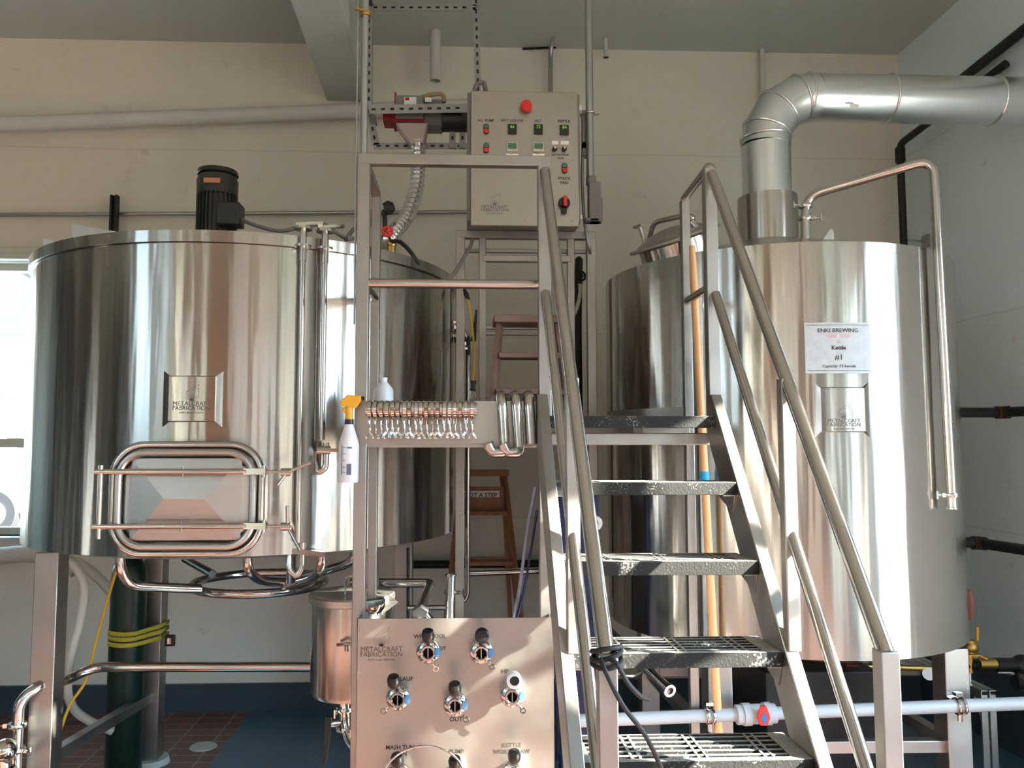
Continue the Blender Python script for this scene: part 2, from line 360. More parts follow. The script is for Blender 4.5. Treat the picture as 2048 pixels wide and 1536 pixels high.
# ================================================================ ROOM
XL_, XR_, YB_, YF_, ZC = -5.0, 3.1, 5.35, -4.6, 4.45
struct(MB().box(XL_, XR_, YF_, YB_, -.1, 0).build('floor', FLOOR))
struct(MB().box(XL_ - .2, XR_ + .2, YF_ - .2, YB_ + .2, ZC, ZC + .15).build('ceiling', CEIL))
def wall_open(name, m, axis, pos, t, a0, a1, holes):
    """wall at pos (outer side +t), spans a0..a1, holes = [(lo, hi, z0, z1)]"""
    b = MB()
    def bx(p0, p1, z0, z1):
        if p1 - p0 < .001 or z1 - z0 < .001: return
        if axis == 'Y': b.box(p0, p1, min(pos, pos + t), max(pos, pos + t), z0, z1)
        else: b.box(min(pos, pos + t), max(pos, pos + t), p0, p1, z0, z1)
    cur = a0
    for (l, h, z0, z1) in sorted(holes):
        bx(cur, l, 0, ZC); bx(l, h, 0, z0); bx(l, h, z1, ZC); cur = h
    bx(cur, a1, 0, ZC)
    return struct(b.build(name, m))
W1 = (-4.6, P(61, 800, YB_).x, P(30, 1072, YB_).z, P(30, 522, YB_).z)
wall_open('wall_back', WALL, 'Y', YB_, .25, XL_ - .2, XR_ + .2, [W1])
RH = [(-4.2, -1.8, .3, 3.0), (-.75, .8, .3, 3.0), (1.15, 2.35, .3, 3.0)]  # first opening added for fill; the others follow the tank reflections
wall_open('wall_right', WALLR, 'X', XR_, .25, YF_, YB_, RH)
LH = [(-4.2, -2.7, 1.9, 4.1), (-2.2, -.6, 1.9, 4.1)]  # unseen windows added as fill for the right wall
wall_open('wall_left', DARKW, 'X', XL_, -.25, YF_, YB_, LH)
FH = [(-4.7, -3.5, .35, 3.9), (-2.9, -2.2, .35, 3.9), (-.8, .9, .35, 3.9), (1.3, 2.8, .35, 3.9)]  # unseen windows added for sky fill and banded reflections
wall_open('wall_front', BRICK, 'Y', YF_, -.25, XL_ - .2, XR_ + .2, FH)
nwin = [0]
def window(axis, pos, hole, fr=.05, bars=(1, 1), m=None):
    l, h, z0, z1 = hole; nwin[0] += 1; b = MB(); m = m or WINFR
    def bx(p0, p1, a, c_, d=.04):
        if axis == 'Y': b.box(p0, p1, pos - d, pos + d, a, c_)
        else: b.box(pos - d, pos + d, p0, p1, a, c_)
    bx(l, l + fr, z0, z1); bx(h - fr, h, z0, z1); bx(l + fr, h - fr, z0, z0 + fr); bx(l + fr, h - fr, z1 - fr, z1)
    for k in range(1, bars[0] + 1): c_ = l + (h - l) * k / (bars[0] + 1); bx(c_ - fr * .4, c_ + fr * .4, z0 + fr, z1 - fr, .03)
    for k in range(1, bars[1] + 1): c_ = z0 + (z1 - z0) * k / (bars[1] + 1); bx(l + fr, h - fr, c_ - fr * .4, c_ + fr * .4, .025)
    o = struct(b.build('window_%d' % nwin[0], m))
    g = MB()
    if axis == 'Y': g.box(l + .01, h - .01, pos - .003, pos + .003, z0 + .01, z1 - .01)
    else: g.box(pos - .003, pos + .003, l + .01, h - .01, z0 + .01, z1 - .01)
    g.build('glass_pane', GLASS, o); return o
w1 = window('Y', YB_ + .14, W1, .045, (1, 0))
zr = P(30, 886, YB_ + .1).z
MB().box(W1[0], W1[1], YB_ + .10, YB_ + .17, zr - .03, zr + .03).build('meeting_rail', WINFR, w1)
b = MB().box(W1[0] - .1, W1[1] + .05, YB_ - .07, YB_ + .02, W1[3], W1[3] + .035).box(W1[0] - .1, W1[1] + .05, YB_ - .045, YB_ + .02, W1[3] + .035, W1[3] + .08)
struct(b.build('trim_2', WINFR, None, .006))
struct(MB().box(W1[0] - .05, W1[1] + .06, YB_ - .1, YB_ + .1, W1[2] - .06, W1[2]).build('trim_3', WHITEPIPE, None, .008))
for hh in RH: window('X', XR_ + .12, hh, .06, (1, 3))
for hh in LH: window('X', XL_ - .12, hh, .08, (2, 2))
for hh in FH: window('Y', YF_ - .12, hh, .08, (2, 2))
for hh in RH: portal((XR_ + .26, (hh[0] + hh[1]) / 2, (hh[2] + hh[3]) / 2), (0, PI / 2, 0), hh[3] - hh[2], hh[1] - hh[0])
for hh in FH: portal(((hh[0] + hh[1]) / 2, YF_ - .26, (hh[2] + hh[3]) / 2), (PI / 2, 0, 0), hh[1] - hh[0], hh[3] - hh[2])
portal(((W1[0] + W1[1]) / 2, YB_ + .26, (W1[2] + W1[3]) / 2), (-PI / 2, 0, 0), W1[1] - W1[0], W1[3] - W1[2])
for hh in LH: portal((XL_ - .26, (hh[0] + hh[1]) / 2, (hh[2] + hh[3]) / 2), (0, -PI / 2, 0), hh[3] - hh[2], hh[1] - hh[0])
# beam under the ceiling, cove bases
bl, br_ = P(655, 203, YB_), P(735, 203, YB_)
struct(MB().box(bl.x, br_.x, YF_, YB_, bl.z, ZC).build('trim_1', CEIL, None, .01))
struct(MB().box(XL_, XR_, YB_ - .03, YB_, 0, .17).build('baseboard_back', COVE))
struct(MB().box(XR_ - .03, XR_, 3.0, YB_ - .03, 0, .42).build('baseboard_right', COVE))

# ================================================================ MASH TUN (left)
c1 = Vector((-1.023, 4.073, 0)); R1 = 1.0; Z1b, Z1t = 1.28, 2.478
t = thing('mash_tun', (c1.x, c1.y, 0), 'large brushed steel brewing tank on the left with a hatch low on its front', 'tank')
MB().lathe([(0, Z1b - .10), (.5, Z1b - .07), (R1 - .06, Z1b - .015), (R1, Z1b), (R1, Z1t), (R1 - .02, Z1t), (R1 - .02, Z1t - .2), (0, Z1t - .2)], (c1.x, c1.y, 0), seg=128).build('shell', STEEL, t)
MB().lathe([(R1 - .04, Z1t + .002), (R1 + .014, Z1t + .002), (R1 + .014, Z1t + .047), (R1 - .005, Z1t + .05), (.3, Z1t + .11), (0, Z1t + .12)], (c1.x, c1.y, 0), seg=128).build('lid', STEEL, t)
b = MB()
pq = [P(143, 447, 4.0), P(232, 463, 4.0), P(232, 495, 4.0), P(146, 500, 4.0)]; b.prism(pq, (0, .004, 0)).build('splash_plate', BRUSH, t)
MB().prism([P(86, 476, 3.95), P(140, 489, 3.95), P(140, 530, 3.95), P(84, 530, 3.95)], (0, .004, 0)).build('splash_plate', BRUSH, t)
# legs and stretchers
LEGS1 = [P(93, 1400, 3.6), P(305, 1400, 4.5), P(806, 1300, 4.5), Vector((-.40, 3.6, 0))]
for (k, p) in enumerate(LEGS1):
    lg = MB().cbox((p.x, p.y, (.02 + 1.24) / 2), .1, .1, 1.22).build('leg', FRAME, t, .004)
    MB().lathe([(0, 0), (.1, 0), (.09, .03), (0, .03)], (p.x, p.y, 0), seg=24).build('foot_pad', PADW, lg)
zz = P(300, 1390, 4.5).z
a0, a1, a2, a3 = [Vector((p.x, p.y, zz)) for p in LEGS1]
MB().bar(a0, a1, .05, .05).build('stretcher', FRAME, t, .003); MB().bar(a3, a2, .05, .05).build('stretcher', FRAME, t, .003)
MB().bar(a0 - Vector((0, 0, .09)), a3 - Vector((0, 0, .09)), .05, .05).build('stretcher', FRAME, t, .003)
# drain manifold
m_ = MB(); rc = P(520, 1165, 4.0); zr_ = rc.z
m_.ring((rc.x, 4.0, zr_), .31, .021, seg=48, sec=12)
MB_pts = [
    [P(240, 1095, 3.45), P(240, 1140, 3.45), P(262, 1172, 3.5), P(400, 1178, 3.7)],
    [P(495, 1095, 3.5), P(495, 1140, 3.5), P(520, 1163, 3.6), P(590, 1165, 3.75)],
    [P(643, 1090, 3.4), P(643, 1135, 3.4), P(630, 1155, 3.5), P(570, 1172, 3.72)],
    [P(370, 1118, 4.3), P(425, 1148, 4.1)],
    [P(714, 1085, 3.75), P(708, 1118, 3.75), P(690, 1130, 3.8), P(612, 1152, 4.0)],
    [P(582, 1095, 3.4), P(582, 1160, 3.55)],
]
for q in MB_pts: m_.tube(rounded(q, .07), .021, 14)
mo = m_.build('drain_manifold', TUBE, t)
# sight tubes with clamps
for (px, y0, y1) in ((606, 492, 1085), (650, 497, 880)):
    Y = c1.y - math.sqrt(R1 ** 2 - (P(px, 800, 3.15).x - c1.x) ** 2) - .045
    b = MB(); a, z = P(px, y0, Y), P(px, y1, Y); z.x = a.x
    b.cyl(a, z, .011, 12)
    so = b.build('sight_tube', TUBE, t)
    b = MB(); b.cyl(a + Vector((0, 0, .07)), a - Vector((0, 0, .06)), .014, 12); b.cyl(a - Vector((0, 0, .005)), a + Vector((0, 0, .004)), .032, 16)
    b.cyl(a + Vector((0, 0, .065)), a + Vector((0, 0, .075)), .036, 16); b.bar(a + Vector((0, -.005, .05)), a + Vector((0, .06, .05)), .012, .012)
    b.bar(a + Vector((-.03, 0, .085)), a + Vector((.07, .03, .1)), .02, .012)
    b.build('tube_clamp', TUBE, so)
Y = c1.y - math.sqrt(R1 ** 2 - (P(650, 800, 3.15).x - c1.x) ** 2) - .045
b = MB(); e0 = P(652, 885, Y); b.tube(rounded([e0, e0 + Vector((0, 0, -.10)), e0 + Vector((-.03, .0, -.12)), e0 + Vector((-.045, .02, -.06)), e0 + Vector((-.04, .05, -.02))], .03), .013, 12)
b.bar(e0 + Vector((-.01, -.02, -.03)), e0 + Vector((.06, -.02, -.03)), .012, .014); b.cyl(e0 + Vector((-.03, -.02, -.03)), e0 + Vector((.02, -.02, -.03)), .016, 12)
b.build('sample_valve', TUBE, t)
b = MB(); e0 = P(604, 1085, Y); b.tube(rounded([e0, e0 + Vector((0, 0, -.1)), e0 + Vector((-.02, .0, -.13)), e0 + Vector((-.05, 0, -.10)), e0 + Vector((-.05, .02, -.0))], .03), .014, 12)
b.bar(e0 + Vector((-.03, -.01, -.03)), e0 + Vector((.09, -.01, -.045)), .02, .02); b.bar(e0 + Vector((-.015, -.01, .02)), e0 + Vector((-.055, -.02, .12)), .008, .006)
b.build('drain_valve', TUBE, t)
# hatch
Yd = P(373, 1000, 3.0).y; hc = Vector((P(374, 998, Yd).x, Yd, P(374, 998, Yd).z)); hw, hh_ = S(148, Yd), S(110, Yd)
def rrect(cx, cz, hx, hz, r, y, n=8):
    pts = []
    for (sx_, sz_, a0_) in ((1, 1, 0), (-1, 1, PI / 2), (-1, -1, PI), (1, -1, 3 * PI / 2)):
        for k in range(n + 1):
            th = a0_ + PI / 2 * k / n; pts.append(Vector((cx + sx_ * (hx - r) + r * math.cos(th), y, cz + sz_ * (hz - r) + r * math.sin(th))))
    return pts
hatch = MB()
o1 = rrect(hc.x, hc.z, hw - .012, hh_ - .012, .115, 0); n = len(o1); vs = []; 
for p in o1: vs.append(Vector((p.x, Yd, p.z)))
for p in o1: vs.append(Vector((p.x, c1.y - math.sqrt(max(R1 ** 2 - (p.x - c1.x) ** 2, 0)) + .01, p.z)))
hatch.add(vs, [(i, (i + 1) % n, n + (i + 1) % n, n + i) for i in range(n)])
hatch.tube(rrect(hc.x, hc.z, hw - .008, hh_ - .008, .115, Yd), .014, 12, closed=True)
hn = hatch.build('hatch_neck', TUBE, t, 0, 50)
door = MB(); e1 = rrect(hc.x, hc.z, hw - .035, hh_ - .035, .095, Yd - .018); e2 = rrect(hc.x, hc.z, hw - .05, hh_ - .05, .085, Yd - .004)
door.tube(e1, .013, 12, closed=True)
# envelope-pressed panel: outer rounded border, inner rect, ridge
n = len(e2); ix, iz = hw * .72, hh_ * .72
inner = []
for p in e2:
    dx, dz = (p.x - hc.x), (p.z - hc.z); inner.append(Vector((hc.x + max(-ix, min(ix, dx * 1.02)), Yd - .010, hc.z + max(-iz, min(iz, dz * 1.02)))))
door.add([Vector((p.x, Yd - .002, p.z)) for p in e2] + inner, [(i, (i + 1) % n, n + (i + 1) % n, n + i) for i in range(n)])
rx, dp = hw * .26, -.036
cs = [Vector((hc.x - ix, Yd - .010, hc.z - iz)), Vector((hc.x + ix, Yd - .010, hc.z - iz)), Vector((hc.x + ix, Yd - .010, hc.z + iz)), Vector((hc.x - ix, Yd - .010, hc.z + iz)),
      Vector((hc.x - rx, Yd + dp, hc.z + .003)), Vector((hc.x + rx, Yd + dp, hc.z + .003))]
door.add(cs, [(0, 1, 5, 4), (1, 2, 5), (2, 3, 4, 5), (3, 0, 4)])
dr = door.build('hatch_door', BRUSH, t, 0, 12)
for yy, cl in ((943, 'up'), (1052, 'dn')):
    zb_ = P(374, yy, Yd - .05).z; xa, xb = P(191 if cl == 'up' else 187, yy, Yd - .05).x, P(528, yy, Yd - .05).x
    b = MB(); b.cyl((xa, Yd - .056, zb_), (xb - .06, Yd - .056, zb_), .0105, 14)
    b.bar((xb - .07, Yd - .062, zb_), (xb + .01, Yd - .068, zb_), .004, .022); b.bar((xb - .07, Yd - .038, zb_), (xb + .01, Yd - .032, zb_), .004, .022)
    b.cyl((hc.x, Yd - .056, zb_ - .016), (hc.x, Yd - .056, zb_ + .016), .004, 8)
    bo = b.build('clamp_bar', TUBE, t)
    b = MB(); b.cyl((xb + .0, Yd - .056, zb_ - .022), (xb + .0, Yd - .056, zb_ + .022), .008, 10); b.cyl((xb - .005, Yd - .056, zb_), (xb + .10, Yd - .056, zb_ - .002), .005, 10)
    kc = Vector((xb + .085, Yd - .056, zb_ - .003))
    b.cyl(kc - Vector((.022, 0, 0)), kc + Vector((.012, 0, 0)), .015, 14)
    d1 = Vector((.085, 0, .035)) if cl == 'up' else Vector((0, -.01, .075)); d2 = Vector((-.03, -.02, -.045)) if cl == 'up' else Vector((.05, -.01, -.085))
    b.cyl(kc, kc + d1, .006, 10); b.cyl(kc, kc + d2, .006, 10)
    b.build('wing_nut', TUBE, bo)
xh = P(201, 1000, Yd - .05).x
MB().cyl((xh, Yd - .056, P(0, 1075, Yd).z), (xh, Yd - .056, P(0, 930, Yd).z), .009, 12).bar((xh, Yd - .056, P(0, 943, Yd).z), (xh + .06, Yd + .06, P(0, 943, Yd).z), .012, .02).bar((xh, Yd - .056, P(0, 1052, Yd).z), (xh + .06, Yd + .06, P(0, 1052, Yd).z), .012, .02).build('hinge_pin', TUBE, t)

def logo(parent, c, wd, m, fn=None):
    """maker's mark: ear-of-wheat sketch in a curl over two lines of lettering"""
    fn = fn or flat(c); u = wd / 76.0; b = MB()
    def ln(x0, z0, x1, z1, th=.5):
        d = Vector((x1 - x0, z1 - z0)); L_ = max(d.length, 1e-6); nx, nz = -d.y / L_ * th / 2, d.x / L_ * th / 2
        b.add([fn((x0 + nx) * u, (z0 + nz) * u, .0003), fn((x1 + nx) * u, (z1 + nz) * u, .0003), fn((x1 - nx) * u, (z1 - nz) * u, .0003), fn((x0 - nx) * u, (z0 - nz) * u, .0003)], [(0, 1, 2, 3)])
    for k in range(11):
        a = math.radians(35 + k * 13); ln(0, 2, 17 * math.cos(a) * (1 if k % 2 else .8), 2 + 17 * math.sin(a) * (1 if k % 2 else .8), .45)
    for k in range(7):
        a = math.radians(20 + k * 22); ln(0, 1, 6 * math.cos(a), 1 + 6 * math.sin(a), 1.1)
    pts = [(-14, 12), (-12, 22), (-2, 29), (8, 34), (16, 38), (13, 30), (16, 20), (14, 10), (10, 4)]
    for p, q in zip(pts, pts[1:]): ln(*p, *q, .45)
    ln(-12, 22, 4, 27, .4); ln(4, 27, 13, 30, .4)
    b.build('hop_mark', m, parent)
    for s_, sz, dz in (('METALCRAFT', 13.5, -4.5), ('FABRICATION', 13, -14.5), ('PORTLAND, OREGON', 5.2, -24.5)):
        text('lettering', s_, sz * u, m, parent, (lambda dz: lambda x, y, z: fn(x, y + dz * u, z))(dz), thick=.0008)
def badge(parent, c, cyl_c, R, hw_, hh2, wing, out):
    out = .012
    """name plate bowed to the tank wall, stood off it, with flared cheeks"""
    c = Vector(c); f = wrap(cyl_c.x, cyl_c.y, R, c.x, c.z); b = MB(); n = 8; xs = [-hw_ + 2 * hw_ * i / n for i in range(n + 1)]
    b.add([f(x, z_, r_) for x in xs for z_ in (-hh2, hh2) for r_ in (out - .003, out)],
          [q for i in range(n) for q in ((i * 4 + 1, i * 4 + 5, i * 4 + 7, i * 4 + 3), (i * 4, i * 4 + 2, i * 4 + 6, i * 4 + 4))])
    for s in (-1, 1):
        b.add([f(s * hw_, -hh2, out), f(s * (hw_ + wing), -hh2 * 1.28, .0), f(s * (hw_ + wing), hh2 * 1.28, .0), f(s * hw_, hh2, out)], [(0, 1, 2, 3)])
        b.add([f(x, s * hh2, out) for x in xs] + [f(x, s * hh2 * 1.05, .0) for x in xs], [(i, i + 1, n + 2 + i, n + 1 + i) for i in range(n)])
    return b.build('name_plate', STEEL, parent, 0, 10)
bc = P(381, 797, 3.05); bd = badge(t, bc, c1, R1, S(45, 3.05), S(44, 3.05), .026, .02)
logo(bd, (bc.x, bc.y, P(381, 803, 3.05).z), S(68, 3.05), ETCH, wrap(c1.x, c1.y, R1 + .0126, bc.x, P(381, 803, 3.05).z))
# agitator motor (bolted to the lid)
mc = P(433, 455, 3.72); zt = P(433, 343, 3.72).z; r = S(39, 3.72)
mt = MB(); hb = zt - .03
mt.lathe([(0, Z1t + .06), (r * .8, Z1t + .06), (r * .8, Z1t + .09), (r * .55, Z1t + .1), (r * .55, Z1t + .12), (r * .9, Z1t + .13), (r * .9, zt - .12), (0, zt - .12)], (mc.x, mc.y, 0), seg=32)
for k in range(28):
    a = 2 * PI * k / 28; d = Vector((math.cos(a), math.sin(a), 0)); mt.bar(Vector((mc.x, mc.y, (Z1t + .14 + zt - .12) / 2)) + d * r * .85, Vector((mc.x, mc.y, (Z1t + .14 + zt - .12) / 2)) + d * r * 1.02, .005, zt - .26 - Z1t, (0, 0, 1))
mo_ = mt.build('agitator_motor', MOTOR, t)
lab(mo_, 'black finned motor upright on the lid')
MB().lathe([(r * .9, zt - .125), (r * 1.02, zt - .12), (r * 1.04, zt - .05), (r * .97, zt - .035), (r * .97, zt - .03), (0, zt - .03)], (mc.x, mc.y, 0), seg=36).build('fan_cowl', MOTOR, mo_)
MB().lathe([(r * 1.0, zt - .022), (r * 1.04, zt - .018), (r * .98, zt), (0, zt + .012)], (mc.x, mc.y, 0), seg=36).cyl((mc.x, mc.y, zt - .035), (mc.x, mc.y, zt - .015), .05).build('rain_cap', MOTOR, mo_)
MB().box(mc.x - .035, mc.x + .04, mc.y - r * 1.06, mc.y - r * 1.0, zt - .085, zt - .062).build('rating_plate', BRASSTAG, mo_)
q = P(462, 430, mc.y - .09); MB().box(q.x - .055, q.x + .05, q.y - .045, q.y + .05, q.z - .055, q.z + .05).build('terminal_box', MOTOR, mo_, .008)
b = MB(); tq = q + Vector((.05, -.01, -.025))
b.tube(curvy([tq, P(515, 452, 3.5), P(560, 462, 3.45), P(600, 455, 3.45), P(650, 450, 3.5), P(672, 465, 3.55), P(700, 478, 3.6), P(735, 460, 3.7), P(745, 420, 3.9)]), .009, 10).build('motor_cable', GREYC, mo_)

# ================================================================ KETTLE (right)
c2 = Vector((1.552, 3.903, 0)); R2 = .806; Z2b, Z2t = .87, 2.515
t = thing('brew_kettle', (c2.x, c2.y, 0), 'tall brushed steel kettle on the right with a paper sign and exhaust collar', 'tank')
MB().lathe([(0, Z2b - .09), (.4, Z2b - .06), (R2 - .04, Z2b), (R2, Z2b), (R2, Z2t), (R2 - .015, Z2t + .004), (.16, Z2t + .19), (0, Z2t + .19)], (c2.x, c2.y, 0), seg=128).build('shell', STEEL, t)
cz0, cz1 = P(1535, 460, c2.y - .1).z, P(1535, 397, c2.y).z; rc_ = S(61, c2.y - .1)
kc = Vector((P(1535, 430, c2.y).x, c2.y, 0))
MB().lathe([(rc_, cz0 - .12), (rc_, cz1), (rc_ - .006, cz1), (rc_ - .006, cz0 - .1)], kc, seg=64).build('exhaust_collar', STEEL, t)
KL = [Vector((1.075, 3.36, 0)), Vector((2.055, 3.34, 0)), Vector((1.05, 4.46, 0)), Vector((2.05, 4.46, 0))]
for p in KL:
    MB().cbox((p.x, p.y, (.02 + Z2b - .005) / 2), .1, .1, Z2b - .03).build('leg', FRAME, t, .004)
zk = P(1740, 1492, 3.34).z
for i, j in ((0, 1), (0, 2), (1, 3), (2, 3)):
    MB().bar((KL[i].x, KL[i].y, zk), (KL[j].x, KL[j].y, zk), .05, .05).build('stretcher', FRAME, t, .003)
# manway on the cone
ax = Vector((-.36, -.2, 1)).normalized(); mw = P(1350, 484, 3.55)
mr_ = S(84, 3.5)
b = MB(); b.lathe([(mr_ * .92, -.16), (mr_ * .92, .0), (mr_ * .9, .0)], mw, ax, 40); b.build('manway_neck', STEEL, t)
b = MB(); b.lathe([(mr_ * .9, .005), (mr_ * 1.12, .005), (mr_ * 1.15, .012), (mr_ * 1.12, .02), (mr_ * .95, .022), (mr_ * .9, .03), (mr_ * .6, .055), (mr_ * .3, .068), (0, .072)], mw, ax, 48)
ml = b.build('manway_lid', BRUSH, t)
b = MB(); sd, up_ = basis(ax); h0 = mw + ax * .03
b.tube(rounded([h0 - sd * mr_ * .8, h0 - sd * mr_ * .6 + ax * .07, h0 + sd * mr_ * .5 + ax * .085, h0 + sd * mr_ * .8 + ax * .02], .05), .012, 12)
b.ball(h0 - sd * mr_ * .72 + ax * .05, .018).cyl(mw + sd * mr_ + ax * .0, mw + sd * mr_ + ax * .12, .01, 10).bar(mw + sd * mr_ * .9 + ax * .12, mw + sd * mr_ * 1.2 + ax * .12, .02, .012)
b.build('lid_handle', TUBE, ml)
MB().prism([P(1642, 484, 3.4), P(1668, 484, 3.4), P(1668, 464, 3.4), P(1663, 457, 3.4), P(1657, 462, 3.4)], (0, .012, 0)).build('lifting_lug', FRAME, t)
bk = P(1689, 819, 3.08); bd = badge(t, bk, c2, R2, S(44, 3.08), S(44, 3.08), .024, .02)
logo(bd, (bk.x, bk.y, P(1689, 838, 3.08).z), S(62, 3.08), ETCH, wrap(c2.x, c2.y, R2 + .0126, bk.x, P(1689, 838, 3.08).z))
# sign taped on the shell
sg0, sg1 = P(1610, 645, 3.1), P(1742, 747, 3.1); scx, scz, sw, sh_ = (sg0.x + sg1.x) / 2, (sg0.z + sg1.z) / 2, (sg1.x - sg0.x), (sg0.z - sg1.z)
W = lambda x, z, r=R2 + .003: wrap(c2.x, c2.y, r, x, z)
b = MB(); f = W(scx, scz); vs = []
for i in range(9):
    for zz_ in (-sh_ / 2, sh_ / 2):
        for rr in (0, .0015): vs.append(f(-sw / 2 + sw * i / 8, zz_, rr))
fs = []
for i in range(8):
    o = i * 4; q = o + 4; fs += [(o + 1, q + 1, q + 3, o + 3), (o, o + 2, q + 2, q), (o, q, q + 1, o + 1), (o + 2, o + 3, q + 3, q + 2)]
fs += [(0, 1, 3, 2), (32, 34, 35, 33)]
b.add(vs, fs); sg = b.build('kettle_sign', PAPER, t); lab(sg, 'laminated paper sign reading Kettle #1')
f2 = lambda dz: W(scx, scz + dz, R2 + .0055)
text('lettering', 'ENKI BREWING', S(12, 3.1), INK, sg, f2(sh_ * .34))
text('lettering', 'Kettle', S(12, 3.1), INK, sg, f2(0), bold=True)
text('lettering', '#1', S(16, 3.1), INK, sg, f2(-sh_ * .19))
text('lettering', 'Capacity: 15 barrels', S(8.5, 3.1), INK, sg, f2(-sh_ * .36))
b = MB(); 
for s in (-1, 1):
    f = W(scx, scz, R2 + .0055)
    b.add([f(s * .006, sh_ * .27, 0), f(s * .045, sh_ * .28, 0), f(s * .05, sh_ * .24, 0), f(s * .035, sh_ * .19, 0), f(s * .01, sh_ * .2, 0)], [(0, 1, 2, 3, 4)])
b.add([f(-.008, sh_ * .09, 0), f(.008, sh_ * .09, 0), f(.003, sh_ * .16, 0), f(-.003, sh_ * .16, 0)], [(0, 1, 2, 3)])
b.build('winged_emblem', PINK, sg)
b = MB()
for zz_ in (-.45, .45):
    f = W(scx, scz + sh_ * zz_, R2 + .0055)
    for i in range(8): b.add([f(-sw * .47 + sw * .94 * i / 8, -.0007, 0), f(-sw * .47 + sw * .94 * (i + 1) / 8, -.0007, 0), f(-sw * .47 + sw * .94 * (i + 1) / 8, .0007, 0), f(-sw * .47 + sw * .94 * i / 8, .0007, 0)], [(0, 1, 2, 3)])
b.build('border_line', INK, sg)

# exhaust duct
rd = S(49, 3.9); dx, dy = kc.x - .0, c2.y; zt_ = P(1700, 197, dy).z
t = thing('exhaust_duct', (dx, dy, cz1), 'round galvanised duct rising from the kettle collar and elbowing to the right wall', 'duct')
path = [Vector((dx, dy, cz1 - .12)), Vector((dx, dy, zt_ - .26))]
MB().tube(path, rd, 48).build('riser', GALV, t)
el = [Vector((dx, dy, zt_ - .262))]; eR = .24
gore = []
for k in range(4):
    a = PI / 2 * (k + .5) / 4
    gore.append(Vector((dx + eR * (1 - math.cos(a)) * 1.05, dy, zt_ - .24 + eR * math.sin(a))))
pts = [Vector((dx, dy, zt_ - .26))] + [Vector((dx + eR * (1 - math.cos(PI / 2 * k / 3)), dy, zt_ - eR + eR * math.sin(PI / 2 * k / 3))) for k in (0.5, 1.5, 2.5)] + [Vector((dx + eR + .02, dy, zt_))]
MB().tube(pts, rd * 1.02, 48).build('elbow', GALV, t)
MB().cyl((dx + eR + .02, dy, zt_), (XR_ - .01, dy, zt_), rd, 48).build('horizontal_run', GALV, t)
for p, d in ((Vector((dx, dy, P(0, 255, dy).z)), (0, 0, 1)), (pts[1], pts[2] - pts[0]), (pts[2], pts[3] - pts[1]), (pts[3], pts[4] - pts[2])): MB().ring(p, rd * 1.02, .007, d, 48, 8).build('seam_bead', GALV, t)
for px in (1612, 1775, 1985): MB().ring((P(px, 200, dy).x, dy, zt_), rd * 1.0, .007, (1, 0, 0), 48, 8).build('seam_bead', GALV, t)
st_ = P(1708, 211, dy - rd); MB().add([st_ + Vector((-.02, .0, .012)), st_ + Vector((.025, 0, .006)), st_ + Vector((.022, 0, -.014)), st_ + Vector((-.024, 0, -.008))], [(0, 1, 2, 3)]).build('duct_sticker', LABEL, t)
hx = P(1990, 140, 4.3); b = MB(); b.bar((hx.x, dy, zt_ + rd), (hx.x, dy, zt_ + rd + .07), .03, .004).bar((hx.x, dy, zt_ + rd + .07), (XR_, dy, zt_ + rd + .15), .02, .02); b.build('duct_hanger', STRUT, t)

# spray arm pipe
t = thing('cleaning_pipe', P(1610, 460, 3.45), 'polished pipe arching from the kettle top and hanging down its right side', 'pipe')
p0 = P(1611, 470, 3.45); rr = .019
pp = [p0, P(1611, 393, 3.45), P(1858, 322, 3.2), P(1900, 1000, 3.05)]
pp[3] = Vector((pp[2].x + .012, pp[2].y, P(1897, 985, 3.15).z)); pp[2] = Vector((pp[2].x, pp[2].y, pp[2].z))
xb_ = P(1897, 985, 3.2).x; pp[3] = Vector((xb_, 3.18, pp[3].z)); pp[2] = Vector((P(1866, 318, 3.18).x, 3.18, P(1866, 318, 3.18).z))
MB().tube(rounded(pp, .075, 10), rr, 18).build('pipe_run', TUBE, t)
b = MB(); tri_clamp(b, P(1611, 412, 3.45), (0, 0, 1), .023, (-1, -.3, 0)); b.build('pipe_clamp', TUBE, t)
b = MB(); tri_clamp(b, P(1611, 437, 3.45), (0, 0, 1), .023, (1, -.3, 0)); b.cyl(P(1611, 437, 3.45), P(1611, 485, 3.45), .021); b.build('pipe_clamp', TUBE, t)
b = MB(); e_ = pp[3]; tri_clamp(b, e_ - Vector((0, 0, .012)), (0, 0, 1), .021, (-1, 0, 0)); b.lathe([(.019, -.0), (.019, -.06), (.022, -.062), (.022, -.068), (.017, -.068), (.015, -.01)], e_, (0, 0, 1), 20); b.build('pipe_clamp', CHROME, t)

# ================================================================ WORK PLATFORM
YP, YS, YR = 2.95, 3.28, 4.0
T = .046
XA, XB = P(729, 325, YP).x, P(1418, 345, YP).x; XM = P(1087, 345, YP).x
XA2, XB2 = P(753, 390, YS).x, P(1369, 395, YS).x
XC, XD = P(921, 476, YR).x, P(1181, 476, YR).x
ZTOP = 2.75; ZD = 1.80
t = thing('work_platform', (.3, 3.2, 0), 'square-tube steel platform with guard rails between the two tanks', 'platform')
def post(x, y, z0, z1, w_=T, nm='post'): return MB().cbox((x, y, (z0 + z1) / 2), w_, w_, z1 - z0).build(nm, FRAME, t, .003)
post(XA, YP, 0, ZTOP); post(XM, YP, 0, ZTOP); post(XB, YP, ZD, ZTOP)
post(XA2, YS, 0, ZTOP - .02, .036); post(XB2, YS, 0, ZTOP - .02, .036)
post(XC, YR, 0, ZTOP, .045); post(XD, YR, 0, ZTOP, .045)
